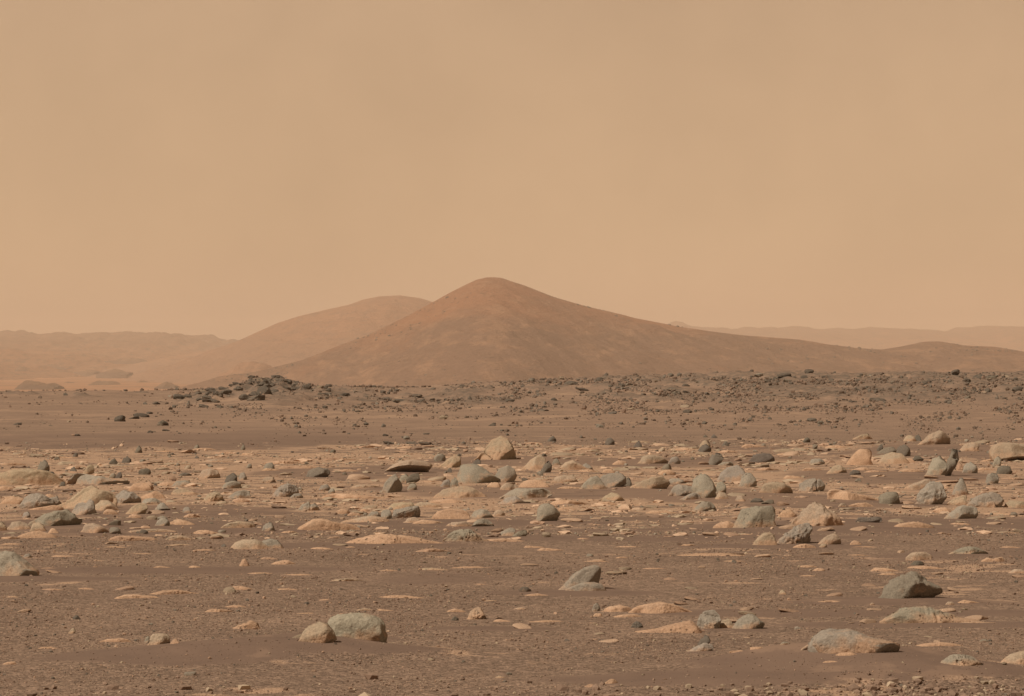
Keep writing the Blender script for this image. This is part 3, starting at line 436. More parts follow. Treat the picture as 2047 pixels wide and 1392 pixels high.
B g|grey rock pair, pointed behind rounded, in the left group|left grey pair|146 1018 152 1006 163 1004 172 1006 178 997 187 1003 190 1018 196 1029|b=1031 f=.8
B g|grey facetted rock with pale tail, nearest of the left group|facetted left rock|60 1043 85 1030 110 1022 135 1017 150 1028 160 1043 166 1051|b=1053 q D=.3
B g|small grey stone left of the facetted left rock||44 1034 48 1024 57 1022 62 1032|b=1036
B t|pale rock cut by the left frame edge, front left row||-15 1058 -5 1044 6 1043 14 1054|b=1062
B t|first whole pale cobble from the left edge in the front row||16 1056 22 1044 40 1042 55 1047 61 1056|b=1060
B t|second whole pale cobble from the left edge in the front row|front row cobbles|61 1058 65 1046 78 1045 88 1052 93 1062|b=1064
B p|little orange stone right of the front row cobbles||96 1064 101 1056 110 1057 119 1066|b=1067
S p|orange slab in front of the front row cobbles||35 1075 60 1063 80 1061 105 1068 121 1076|b=1078
S p|long thin orange slab at the left frame edge below the cobbles||-10 1077 15 1073 40 1074 55 1077|b=1079
B t|rounded pale rock right of the facetted left rock|rounded pale left rock|165 1056 170 1048 185 1046 200 1050 215 1058|b=1068 
B g|small grey rock alone between left group and middle, dark at right||310 1050 315 1040 322 1035 335 1038 341 1047|b=1052 f=.6
S p|pale slab right of that small lone grey rock||341 1047 355 1037 375 1042 397 1049|b=1051
B t|pitted pale dome rock left of the paired grey rock|pitted pale dome|407 1000 412 990 420 985 435 983 445 991 449 1000|b=1003 p=.9 v=.3
B g|grey rock with rough right side and orange slab at foot|rough paired rock|456 992 468 985 485 980 498 982 502 994|b=997
S p|orange slab at the foot of the rough paired rock||463 1000 475 996 490 997 503 1002|b=1005
B g|small grey stone below the pitted pale dome||365 1020 370 1012 378 1014 382 1023|b=1026
S p|pale slab below that stone, left of the middle||366 1034 378 1027 392 1028 403 1033|b=1036
B d|dark round rock perched on a paler one, left middle|dark perched rock|448 963 455 950 465 944 473 950 476 962|b=966
B g|paler flat rock under the dark perched rock||443 973 452 964 470 961 482 966 483 974|b=978
B g|grey stone right of the dark perched rock||476 958 480 946 488 944 494 956|b=960
B t|tan rounded outcrop left of the dark perched rock|tan rounded outcrop|396 952 405 940 420 936 435 941 442 954|b=957
B n|small greenish cone standing alone on bare sand, left|greenish cone|268 905 273 896 278 889 283 897 285 905|b=906
B n|small greenish cone among pale slabs, right of the other cone||481 898 484 890 487 887 491 898|b=900
B d|dark spiky stone in the upper left rows||217 927 223 919 229 916 236 925|b=929
B d|arched dark stone right of the dark spiky stone||243 922 248 915 254 912 262 918 263 924|b=926
B d|small dark stone upper left, right of the greenish cone||389 915 393 911 398 915|b=917
S t|pale grey slab with a dark speck, left of the smooth pale dome|pale grey slab|435 1054 455 1045 480 1042 505 1046 515 1054|b=1057
'''
# (photo x, photo y, half width m, half depth m, height m, sand 0..1)
MOUNDS = [(1560, 1342, .50, .10, .05, 1), (1710, 1366, .55, .10, .045, 1), (1480, 1372, .6, .09, .035, 1), (1830, 1338, .4, .10, .04, 1), (610, 1300, .45, .10, .045, 1), (420, 1316, .5, .09, .035, 1), (200, 1140, .8, .12, .02, 1), (1250, 1066, 1.4, .2, .03, 1), (1650, 1040, .9, .2, .05, 1), (560, 1306, 1.00, 0.42, 0.10, 1), (330, 1318, 0.8, 0.5, 0.03, 1), (1640, 1338, 0.85, 0.55, 0.14, 1), (1860, 1352, 0.7, 0.4, 0.08, 1), (1400, 1362, 0.9, 0.4, 0.03, 1),
          (200, 1050, 1.5, 1.2, 0.05, 1), (90, 1066, 1.2, 0.8, 0.04, 1), (700, 948, 1.7, 3.0, 0.05, 1), (880, 1052, 1.3, 1.2, 0.05, 1), (1180, 986, 2.2, 2.6, 0.06, 1),
          (1640, 1060, 1.6, 1.5, 0.10, 1), (1500, 1000, 1.5, 2.0, 0.05, 1), (1780, 955, 1.6, 3.0, 0.08, 1), (1930, 905, 2.2, 5, 0.14, 1), (1700, 1010, 1.4, 1.6, 0.06, 1), (1960, 1048, 1.4, 1.4, 0.05, 1),
          (300, 1022, 1.6, 1.4, 0.04, 1), (480, 1062, 1.0, 0.8, 0.02, 1), (560, 1058, 0.8, 0.8, 0.02, 1), (1250, 926, 2.2, 3, 0.06, 1), (1010, 925, 1.6, 3, 0.09, 1),
          (1720, 1228, 1.6, 0.35, 0.03, 1), (1150, 1188, 0.7, 0.35, 0.02, 1), (380, 1140, 1.5, 0.5, 0.015, 1), (60, 1160, 0.8, 0.3, 0.015, 1), (1300, 1078, 2.2, 0.5, 0.02, 1),
          (1780, 1205, 0.9, 0.4, 0.015, 1), (1850, 1250, 1.0, 0.3, 0.02, 1), (700, 1092, 1.2, 0.5, 0.015, 1), (330, 880, 6.0, 9, 0.05, .8), (620, 860, 5, 10, 0.0, .5),
          (1540, 1094, 0.9, 0.5, 0.02, 1), (980, 1258, 0.7, 0.3, 0.01, .6), (850, 980, 0.9, 1.0, 0.03, 1), (1110, 1050, 0.8, 0.5, 0.02, 1), (1340, 1040, 1.8, 0.8, 0.02, .5)]
MD = [((px - CXP) * DG(py) / F, DG(py), sx, sy, h, s) for px, py, sx, sy, h, s in MOUNDS]
for _row in ROWS.strip().split('\n'):       # sand banked up round the feet of the larger rocks
    _p4 = _row.split('|'); _q = [float(v) for v in _p4[3].split()]; _xa, _xb, _yb, _yt = min(_q[::2]), max(_q[::2]), max(_q[1::2]), min(_q[1::2]); _w = (_xb - _xa) * DG(_yb) / F
    if _xb - _xa > 44 and _yb > 900 and _row[0] == 'B': MD.append(((_xa + .58 * (_xb - _xa) - CXP) * DG(_yb) / F, DG(_yb) + .10 * _w, .72 * _w, .30 * _w + .12, .045 * _w, .85))
CREST = np.array([(-1500, 0.0), (-300, 0.0), (200, 0.02), (300, 0.0), (420, 0.05), (560, 0.12), (700, 0.05), (850, 0.06), (980, 0.32), (1100, 0.52), (1180, 0.62), (1300, 0.85), (1450, 0.95), (1600, 0.98), (1750, 0.92), (1900, 0.98), (2047, 0.90), (2600, 0.8), (4000, 0.5)])
def ground_h(x, y):
    sh = np.shape(x); x = np.asarray(x, float).ravel(); y = np.asarray(y, float).ravel()
    d = np.maximum(y, 1.0); px = CXP + F * x / np.maximum(d, 40.0)
    z = 0.030 * n2(x, y, 5.0, 5.0, 1.0, 3) * sst(15, 40, d) + 0.10 * n2(x, y, 14.0, 22.0, 2.0, 3) * sst(70, 130, d) * (1 - 0.5 * sst(0, 60, 60 - d))
    z += 0.012 * n2(x, y, 0.9, 0.9, 5.0, 3)
    cr = np.interp(px, CREST[:, 0], CREST[:, 1])
    z += cr * sst(105, 205, y) * (1 + 0.10 * n2(x, y, 6, 12, 3.0, 3)) + 0.13 * n2(x, y, 3.4, 7.0, 4.0, 4) * sst(130, 190, y)
    # the dark rocky knoll left of the hill
    z += (0.22 * np.exp(-((x + 10.7) / 1.3) ** 2 - ((y - 152) / 8) ** 2) + 0.60 * np.exp(-(np.abs(x + 10.2) / 3.1) ** 2.6 - ((y - 152) / 12) ** 2)) * (1 + 0.55 * n2(x, y, 1.1, 4, 61.0, 4))
    for mx, my, sx, sy, h, s in MD:
        i = np.nonzero((np.abs(y - my) < 3 * sy) & (np.abs(x - mx) < 3 * sx))[0]
        if len(i): z[i] += h * np.exp(-((x[i] - mx) / sx) ** 2 - ((y[i] - my) / sy) ** 2)
    rk = rocky(x, y); z += rk * (0.14 + 0.22 * n2(x, y, .8, 2.2, 73.0, 3) - 0.13 * np.abs(n2(x, y, .45, 1.2, 75.0, 2)))
    r = np.hypot(x, y); edge = 182 + 34 * sst(250, 900, px) + 10 * n2(x, x * 0, 2.5, 9, 81.0, 3)
    z -= 25.2 * sst(0, 1, (r - edge) / 1500) ** 0.8 * (r > edge) * sst(0, 30, r - edge)
    z += 1.6 * n2(x, y, 160, 260, 7.0, 4) * sst(600, 2000, r)
    return z.reshape(sh)
def rocky(x, y):
    px = CXP + F * x / np.maximum(y, 40.0)
    a = n2(x, y, 2.6, 9.0, 71.0, 4).reshape(np.shape(x)) + 0.25 * sst(1200, 1600, px) + 0.0 - 0.35 * (1 - sst(330, 420, px)) + 0.5 * np.exp(-((px - 520) / 90) ** 2)
    return sst(0.02, 0.22, a) * sst(126, 150, y) * (1 - sst(214, 230, y))
def sand_mask(x, y):
    s = np.zeros(np.shape(x))
    nn = n2(x, y, 1.2, 1.6, 9.0, 4).reshape(np.shape(x))
    for mx, my, sx, sy, h, st in MD:
        i = np.nonzero((np.abs(y - my) < 3 * sy) & (np.abs(x - mx) < 3 * sx))
        if len(i[0]): s[i] = np.maximum(s[i], st * np.exp(-((x[i] - mx) / (sx * 1.15)) ** 2 - ((y[i] - my) / (sy * 1.15)) ** 2))
    n3 = n2(x, y, 4.0, 5.5, 11.0, 3).reshape(np.shape(x))
    return np.clip(sst(0.28, 0.5, s + 0.22 * nn) + sst(0.30, 0.45, n3) * 0.8, 0, 1)
def gz(x, y): return float(ground_h(np.array([x]), np.array([y]))[0])
_ds = np.concatenate([np.linspace(15, 130, 900), np.linspace(130.3, 230, 300)])
_colcache = {}
def hit(px, py):                       # distance at which the line of sight through a photo pixel meets the ground
    k = int(px // 4)
    if k not in _colcache: _colcache[k] = HY + F * (CAMZ - ground_h((k * 4 + 2 - CXP) * _ds / F, _ds)) / _ds
    yy = _colcache[k]; i = np.nonzero(yy <= py)[0]
    return float(_ds[i[0]]) if len(i) else 200.0

def grid(xs, ys): pass
def quads(nr, nc):
    i = np.arange(nr - 1)[:, None] * nc + np.arange(nc - 1)[None, :]
    return np.stack([i, i + 1, i + nc + 1, i + nc], -1).reshape(-1, 4)
def build_ground():
    oy = -40.0; hw = math.radians(13)
    th = np.concatenate([np.linspace(-math.pi, -hw, 60)[:-1], np.linspace(-hw, hw, 520), np.linspace(hw, math.pi, 60)[1:]])
    r = np.concatenate([np.array([0.3, 10, 25, 40, 50]), 40 + F * CAMZ / (np.linspace(1460, 905, 420) - HY), np.linspace(114, 262, 300)[1:] , 262 * (11000 / 262) ** (np.linspace(0, 1, 150)[1:])])
    R, T = np.meshgrid(r, th, indexing='ij'); X = R * np.sin(T); Y = oy + R * np.cos(T)
    Z = ground_h(X, Y); S = sand_mask(X, Y); rr = np.hypot(X, Y)
    Yn = Y * (1 + 0.16 * n2(X, Y, 3.5, 9.0, 25.0, 4).reshape(X.shape))
    pale = sst(0.0, 0.35, n2(X, Y, 3.0, 3.0, 21.0, 3).reshape(X.shape)) * 0.62 + 0.85 * sst(DG(1085), DG(1010), Yn) * (1 - sst(DG(912), DG(876), Yn)) + sst(90, 105, Y) * (0.12 + 0.50 * sst(-.1, .4, n2(X, Y, 5.0, 12.0, 23.0, 4).reshape(X.shape)))
    me = mesh('ground', np.stack([X, Y, Z], -1).reshape(-1, 3), quads(len(r), len(th))[:, ::-1], M_GROUND, True,
              {'sand': S.ravel(), 'pale': pale.ravel(), 'far': sst(300, 900, rr).ravel(), 'rocky': rocky(X, Y).ravel(), 'back': sst(72, 105, Y).ravel()})
    tag(obj('ground', me), kind='structure')
build_ground()

# ------------------------------------------------------------------ hills, crater rim, mesas
def ridge(name, prof, d0, zbase, Lf, Lb, mat, nc, nr, amp, fr, x0=None, x1=None, upper=(0.3, 0.8), pw=1.5, wander=0.0, ks=0, gul=0.0):
    prof = np.array(prof, float); xs = (prof[:, 0] - CXP) * d0 / F; zs = CAMZ - (prof[:, 1] - HY) * d0 / F
    X = np.linspace(xs[0], xs[-1], nc); top = np.interp(X, xs, zs)
    k = ks if ks else max(1, nc // 200); ker = np.hanning(2 * k + 3); ker /= ker.sum(); top = np.convolve(np.pad(top, k + 1, 'edge'), ker, 'valid')[:nc]
    t = np.linspace(-1, 1, nr); t = np.sign(t) * np.abs(t) ** 1.25
    XX, TT = np.meshgrid(X, t); H = np.maximum(top - zbase, 0)[None, :]
    HS = np.convolve(np.pad(H[0], 80, 'edge'), np.hanning(161) / np.hanning(161).sum(), 'valid')[None, :]
    wl = n2(XX, XX * 0, fr * 4, fr, 31.0, 2).reshape(XX.shape) * wander
    Yo = d0 + wl + np.where(TT < 0, TT * (Lf * (0.35 + HS / H.max())), TT * (Lb * (0.35 + HS / H.max())))
    s = (1 - np.abs(TT) ** pw); s = np.where(TT < 0, s * (0.72 + 0.28 * s), s)
    ZZ = zbase + H * s
    fr1 = n2(XX, Yo, fr, fr * 1.3, 41.0, 5).reshape(XX.shape) + 0.5 * np.abs(n2(XX + 0.3 * Yo, Yo, fr * 0.6, fr * 2.2, 43.0, 4).reshape(XX.shape))
    ZZ += gul * n2(XX + .25 * Yo, Yo * .13, 34, 34, 47.0, 3).reshape(XX.shape) * sst(0, 0.3, 1 - np.abs(TT)) * sst(.03, .3, np.abs(TT)) * (H / H.max()) ** .5
    ZZ += amp * fr1 * sst(0, 0.2, 1 - np.abs(TT)) * (0.25 + 0.75 * sst(0, 0.25, np.abs(TT))) - 3.0 * (np.abs(TT) > 0.995)
    ridge.last = (XX, Yo, ZZ)
    up = np.clip((ZZ - zbase) / (H.max()), 0, 1); up = sst(upper[0], upper[1], up)
    me = mesh(name, np.stack([XX, Yo, ZZ], -1).reshape(-1, 3), quads(nr, nc), mat, True, {'upper': up.ravel()})
    return tag(obj(name, me), kind='structure')
MAIN = [(-100, 830), (100, 812), (250, 796), (350, 777), (430, 760), (520, 743), (600, 723), (680, 695), (740, 669), (800, 640), (850, 613), (900, 586), (930, 571), (953, 560), (972, 555.5), (985, 555), (1003, 556), (1050, 571), (1100, 591), (1150, 607), (1200, 621), (1270, 637), (1350, 651), (1430, 662), (1500, 672), (1600, 681), (1650, 690), (1700, 696), (1760, 699), (1800, 694), (1850, 684), (1880, 683.5), (1930, 691), (1990, 693), (2047, 704), (2150, 725), (2300, 745), (2600, 800)]
ridge('hill', MAIN, 2500, -28, 560, 700, M_HILL, 1100, 320, 4.2, 60, ks=2, gul=3.2, upper=(0.35, 0.8))
HILL_GRID = ridge.last
BACK = [(300, 745), (380, 722), (440, 695), (480, 681), (520, 663), (560, 645), (600, 632), (650, 620), (700, 609), (730, 598), (760, 592), (800, 590), (840, 596), (866, 604), (900, 612), (950, 636), (1000, 670), (1060, 710), (1200, 760)]
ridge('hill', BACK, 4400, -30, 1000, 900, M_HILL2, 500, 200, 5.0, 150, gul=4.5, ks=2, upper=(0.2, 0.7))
def jag(pts, amp, step=9):
    pts = np.array(pts, float); x = np.arange(pts[0, 0], pts[-1, 0], step); y = np.interp(x, pts[:, 0], pts[:, 1]) + amp * n2(x, x * 0, 34, 10, 51.0, 5)
    return list(zip(x, y))
RIML = [(-900, 675), (-300, 668), (0, 669), (60, 669), (80, 664), (100, 669), (200, 672), (280, 671), (350, 676), (420, 677), (480, 684), (560, 692), (700, 705)]
ridge('crater_rim', jag(RIML, 12.0, 4), 8000, -30, 3400, 900, M_RIM, 900, 260, 26, 260, wander=250, pw=1.2, ks=1)
RIMR = [(1150, 690), (1250, 660), (1335, 651), (1350, 643), (1366, 651), (1420, 655), (1500, 656), (1540, 653), (1580, 654), (1640, 660), (1700, 658), (1760, 656), (1820, 660), (1900, 662), (1960, 655), (2000, 652), (2047, 652), (2300, 650), (2900, 668)]
ridge('crater_rim', jag(RIMR, 8.0, 4), 9600, -30, 2500, 900, M_RIM, 700, 160, 10, 260, wander=250, ks=1)
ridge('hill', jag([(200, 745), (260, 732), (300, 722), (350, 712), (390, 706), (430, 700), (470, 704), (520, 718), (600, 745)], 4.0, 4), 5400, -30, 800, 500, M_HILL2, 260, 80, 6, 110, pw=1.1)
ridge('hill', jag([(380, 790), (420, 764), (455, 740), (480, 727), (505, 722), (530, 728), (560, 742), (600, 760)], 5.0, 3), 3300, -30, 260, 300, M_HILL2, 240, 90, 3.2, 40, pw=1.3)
for i, (pts, d, dep, lab) in enumerate([
        ([(44, 772), (50, 763), (56, 754), (66, 753), (74, 758), (90, 760), (104, 762), (114, 766), (120, 772)], 3000, 50, 0),
        ([(118, 772), (126, 758), (138, 755), (150, 760), (160, 764), (168, 772)], 3700, 60, 0),
        ([(172, 775), (184, 760), (196, 754), (212, 753), (228, 757), (240, 765), (262, 775)], 3500, 60, 0),
        ([(262, 775), (272, 762), (285, 755), (298, 754), (310, 762), (330, 775)], 3800, 60, 0),
        ([(312, 774), (322, 764), (336, 760), (346, 765), (354, 774)], 3100, 40, 0),
        ([(-30, 796), (-15, 776), (0, 775), (14, 777), (22, 784), (27, 796)], 2500, 45, 0),
        ([(70, 800), (82, 791), (110, 791), (140, 791), (158, 787), (176, 787), (185, 793), (195, 800)], 2500, 30, 0), ([(200, 747), (214, 739), (230, 735), (246, 738), (262, 747)], 4600, 60, 0), ([(60, 733), (80, 727), (100, 725), (124, 729), (140, 735)], 5200, 70, 0), ([(210, 724), (235, 716), (262, 713), (290, 717), (300, 725)], 5600, 70, 0), ([(0, 742), (20, 735), (46, 733), (60, 742)], 4800, 60, 0), ([(330, 745), (350, 738), (372, 741), (384, 747)], 4700, 50, 0), ([(150, 743), (168, 737), (186, 741), (196, 745)], 5000, 50, 0)]):
    pts = [(x, y + (3.0 if k % 2 else -1.5) * (0 < k < len(pts) - 1)) for k, (x, y) in enumerate(pts)]
    o = ridge('mesa', jag([(x, 0.55 * y + 0.45 * max(p[1] for p in pts)) for x, y in pts], 5.0, 1), d, CAMZ - (max(p[1] for p in pts) - HY) * d / F - 3, dep, dep, M_MESA, 120, 40, 1.6, 9, pw=2.6, ks=1)

# ------------------------------------------------------------------ haze: one closed box of even dusty air
def build_haze():
    bm = bmesh.new(); bmesh.ops.create_cube(bm, size=1.0)
    z0, z1 = -44.0, 130.0
    for v in bm.verts: v.co = (v.co.x * 24000, v.co.y * 24000, (z0 + z1) / 2 + v.co.z * (z1 - z0))
    me = bpy.data.meshes.new('haze'); bm.to_mesh(me); bm.free()
    m = bpy.data.materials.new('dusty_air'); m.use_nodes = True; t = m.node_tree; t.nodes.clear()
    out = N(t, 'ShaderNodeOutputMaterial'); pv = N(t, 'ShaderNodeVolumePrincipled')
    pv.inputs['Color'].default_value = (0.98, 0.82, 0.66, 1); pv.inputs['Density'].default_value = 1.6e-4; pv.inputs['Anisotropy'].default_value = 0.0
    L(t, pv.outputs[0], out.inputs['Volume']); me.materials.append(m)
    tag(obj('haze', me), 'pale tan dusty air', kind='stuff')
build_haze()
# ------------------------------------------------------------------ rocks
def ico(n):
    bm = bmesh.new(); bmesh.ops.create_icosphere(bm, subdivisions=n, radius=1.0)
    bm.verts.ensure_lookup_table(); V = np.array([v.co[:] for v in bm.verts]); Fc = np.array([[v.index for v in f.verts] for f in bm.faces]); bm.free(); return V, Fc
ICO = {n: ico(n) for n in (1, 2, 3, 4, 5, 6)}
def radial(poly, th):                  # distance from the origin to a star-shaped outline, per angle
    P = np.array(poly); Q = np.roll(P, -1, 0); R = np.zeros(len(th)); dx, dz = np.cos(th), np.sin(th)
    for (ax, az), (bx, bz) in zip(P, Q):
        ex, ez = bx - ax, bz - az; den = dx * ez - dz * ex; den = np.where(np.abs(den) < 1e-12, 1e-12, den)
        r = (ax * ez - az * ex) / den; u = (ax * dz - az * dx) / den
        R = np.where((r > 0) & (u >= -1e-6) & (u <= 1 + 1e-6), np.maximum(R, r), R)
    return R
TONE = {'g': (0.272, 0.236, 0.187), 'd': (0.140, 0.118, 0.094), 't': (0.345, 0.268, 0.190), 'p': (0.47, 0.328, 0.228), 'n': (0.200, 0.170, 0.130), 'k': (0.34, 0.225, 0.155)}
def shape_rock(P, seed, D, sub, ex, lean, facets, rough, ang, vug=0.0, crack=None, H=None, edges=(), plan=0.0):
    V, Fc = ICO[sub]; r = np.random.default_rng(seed)
    th = np.linspace(-math.pi, math.pi, 361)[:-1]; R = radial(P, th); R = np.where(R <= 0, np.median(R), R)
    k = np.hanning(2 * ang + 3); k /= k.sum(); R = np.convolve(np.concatenate([R[-ang - 1:], R, R[:ang + 1]]), k, 'valid')
    a = np.arctan2(V[:, 2], V[:, 0]); Ri = np.interp(a, np.append(th, math.pi), np.append(R, R[0]))
    rho = np.hypot(V[:, 0], V[:, 2]); rs = rho ** ex; ca, sa_ = np.cos(a), np.sin(a)
    X = Ri * rs * ca; Z = Ri * rs * sa_; Y = D * np.sign(V[:, 1]) * np.abs(V[:, 1]) ** ex + lean * np.maximum(Z, -0.2 * H)
    C = np.stack([X, Y, Z], 1); W = np.ptp(np.array(P)[:, 0]); S = (W * H) ** 0.5
    C0 = C.copy(); pl = list(facets)
    if plan: C0 = C = C * 1.0; C[:, :2] *= (1 + plan * fbm(np.stack([np.cos(np.arctan2(Y, X)) * 1.6, np.sin(np.arctan2(Y, X)) * 1.6, np.full(len(X), seed * .37)], 1), 4))[:, None]
    for _ in range(10):                 # random chisel faces, mostly turned towards or away from the viewer side
        n = np.array([r.normal() * 0.45, r.choice([-1, -1, 1]) * r.uniform(.7, 1.2), r.normal() * 0.35 + 0.25]); pl.append((n, r.uniform(0.50, 0.88)))
    for n, f in pl:
        n = np.array(n, float); n /= np.linalg.norm(n); s = C @ n; o = f * s.max(); C = C - np.maximum(s - o, 0)[:, None] * n * 0.93
    for _ in range(16):
        n = r.normal(size=3) + np.array([0, -.3, .2]); n /= np.linalg.norm(n); s = C @ n; o = r.uniform(.90, .97) * s.max(); C = C - np.maximum(s - o, 0)[:, None] * n * 0.9
    kp = np.exp(-(V[:, 1] / 0.11) ** 2)[:, None]; C = C * (1 - kp) + C0 * kp     # the seen outline stays as traced
    bare = np.zeros(len(C))
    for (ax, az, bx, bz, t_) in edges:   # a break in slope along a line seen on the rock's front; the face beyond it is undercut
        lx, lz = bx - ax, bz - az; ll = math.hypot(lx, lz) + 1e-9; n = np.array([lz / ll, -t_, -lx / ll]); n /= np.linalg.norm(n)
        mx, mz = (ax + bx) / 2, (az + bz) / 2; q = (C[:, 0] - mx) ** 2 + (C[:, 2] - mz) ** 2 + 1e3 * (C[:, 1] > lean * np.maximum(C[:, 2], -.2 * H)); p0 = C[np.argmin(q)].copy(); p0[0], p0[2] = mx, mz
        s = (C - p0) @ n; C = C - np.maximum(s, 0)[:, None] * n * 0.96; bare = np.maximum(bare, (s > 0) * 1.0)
    nv = C / (np.linalg.norm(C, axis=1)[:, None] + 1e-9)
    q = C / S + r.uniform(0, 50, 3)
    dis = rough * (0.055 * fbm(q * 1.7, 3) + 0.05 * fbm(q * 5.0, 3) - 0.045 * np.abs(perlin(q * 3.3 + 9)) + 0.03 * fbm(q * 14, 2))
    if vug: dis -= vug * 0.13 * sst(0.12, 0.42, perlin(q * 8.0)) + vug * 0.08 * sst(0.15, 0.4, perlin(q * 17.0))
    if crack:
        for cx, sl_, wd, dp in crack:
            t = C[:, 0] - cx * W - sl_ * C[:, 2] - 0.03 * W * perlin(q * 3.0 + 5); dis -= dp * np.exp(-(t / (wd * W)) ** 2) * (C[:, 2] > -0.9 * H)
    C = C + nv * (dis * S)[:, None]
    shape_rock.bare = bare; return C, Fc
LAND = []       # described rocks, used to say where the smaller ones lie
USED = {}
def uniq(label): USED[label] = USED.get(label, 0) + 1; return label
JOIN = {}
def traced(i, kind, tone, label, pts, opt, short=None, add=None):
    pts = [(pts[k], pts[k + 1]) for k in range(0, len(pts), 2)]
    o = dict(x.split('=') if '=' in x else (x, '1') for x in opt.split()) if opt else {}
    yb = float(o.get('b', max(pts[0][1], pts[-1][1]))); yt = min(p[1] for p in pts)
    xa, xb = min(p[0] for p in pts), max(p[0] for p in pts); xm = (xa + xb) / 2; wpx = xb - xa
    dn = hit(xm, yb); W = wpx * dn / F; slab = kind == 'S'
    D = float(o.get('D', 0.42 if not slab else 0.36)) * W
    D = min(D, 0.55 * (yb - yt) * dn * dn / (F * CAMZ) + 0.05 * W) if not slab else min(D, 0.62 * (yb - yt) * dn * dn / (F * CAMZ) + 0.04 * W)
    dc = dn + D * (0.9 if slab else 1.05); gx = PX(xm, dc); g = gz(gx, dc)
    L2 = [(PX(x, dc) - gx, PZ(y, dc) - g) for x, y in pts]
    H = max(max(z for _, z in L2), 0.015)
    if slab: H = max(H, 0.02)
    sink = 0.35 * H + 0.02
    L2 = [(x, max(z, 0.02 * H)) for x, z in L2] if 'o' not in o else L2
    b0, b1 = L2[0], L2[-1]; zc = -0.10 * H if slab else 0.22 * H
    if not slab and 'o' not in o and 'j' not in o and wpx > 30: L2 = [(b0[0] - .09 * W, 0.0), (b0[0] - .01 * W, b0[1] * .6 + .03 * H)] + L2[1:] + ([] if ('f' in o or 'F' in o or 'u' in o) else [(b1[0] + .08 * W, 0.0)]); b0, b1 = L2[0], L2[-1]
    if 'o' not in o: L2 = [(b0[0], min(b0[1], zc - 0.1 * H))] + L2 + [(b1[0], min(b1[1], zc - 0.1 * H))]
    fl_ = -0.10 if 'o' in o else 0.04; fr_ = -0.10 if ('o' in o or 'u' in o or 'f' in o) else 0.04
    poly = L2 + [(b1[0] + fr_ * W, -sink - 0.05 * W), (b0[0] - fl_ * W, -sink - 0.05 * W)]
    poly = [(x, z - zc) for x, z in poly]
    sub = 6 if 'k' in o and wpx < 100 else 5 if wpx > 95 or 'v' in o or 'k' in o else (4 if wpx > 34 else 3)
    fac = []
    ed = []; hp = yb - yt
    if 'F' in o: ed.append([float(v) for v in o['F'].split(',')] + [float(o.get('t', .85))])
    elif 'f' in o or (not slab and 'u' not in o and 'o' not in o and tone in 'gdnt' and (i * 7919) % 10 < 6): ed.append([xa + .62 * wpx, yb, xb - .08 * wpx, yt + .32 * hp, .85])
    if 'u' in o and 'F' not in o: ed.append([xa + .15 * wpx, yb - .12 * hp, xb, yb - .48 * hp, .55])
    ed = [(PX(a, dc) - gx, PZ(b_, dc) - g - zc, PX(c_, dc) - gx, PZ(d_, dc) - g - zc, t_) for a, b_, c_, d_, t_ in ed]
    if 'l' in o: fac.append(((-0.55, -0.75, 0.35), 0.55))
    if 'q' in o: fac.append(((0.80, -0.58, 0.05), 0.42))
    cr = []
    if 'k' in o: a_ = [float(q) for q in o['k'].split(',')]; cr.append(tuple(a_))
    C, Fc = shape_rock(poly, 1000 + i, D, sub, 0.85 if slab else float(o.get('e', 0.80)), 0.15 if slab else float(o.get('n', 0.45)), fac, float(o.get('r', 0.75 if slab else (0.8 if tone in 'gt' else 1.0))), 3 if slab else 2, float(o.get('v', 0)), cr, H, ed, 0.5 if slab else 0.0)
    C[:, 2] += zc; z = C[:, 2] / H
    base = {'g': 0.02, 'd': -0.3, 't': 0.22, 'p': 0.75, 'n': -0.2, 'k': 0.6}[tone]
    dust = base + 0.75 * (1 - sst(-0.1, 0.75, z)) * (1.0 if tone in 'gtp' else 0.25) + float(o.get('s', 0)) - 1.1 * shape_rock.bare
    if 'j' in o: JOIN[o['j']] = (C + np.array([gx, dc, g]), Fc, dust); return None
    if 'J' in o:
        for key in o['J'].split(','):
            c2, f2, d2 = JOIN[key]; Fc = np.concatenate([Fc, f2 + len(C)]); C = np.concatenate([C, c2 - np.array([gx, dc, g])]); dust = np.concatenate([dust, d2])
    nm = 'flat_rock' if slab else ('boulder' if wpx * (yb - yt) > 1500 else 'rock')
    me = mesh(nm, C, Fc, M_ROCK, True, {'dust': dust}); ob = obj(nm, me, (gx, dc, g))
    r = random.Random(i); j = r.uniform(0.90, 1.10); c = TONE[tone]; ob.color = (c[0] * j, c[1] * j * r.uniform(.98, 1.02), c[2] * j * r.uniform(.97, 1.04), float(o.get('p', 0.25)))
    tag(ob, uniq(label), 'rock slab' if slab else ('boulder' if nm == 'boulder' else 'rock'))
    LAND.append((xm, yb, wpx, short or label, yt)); return ob
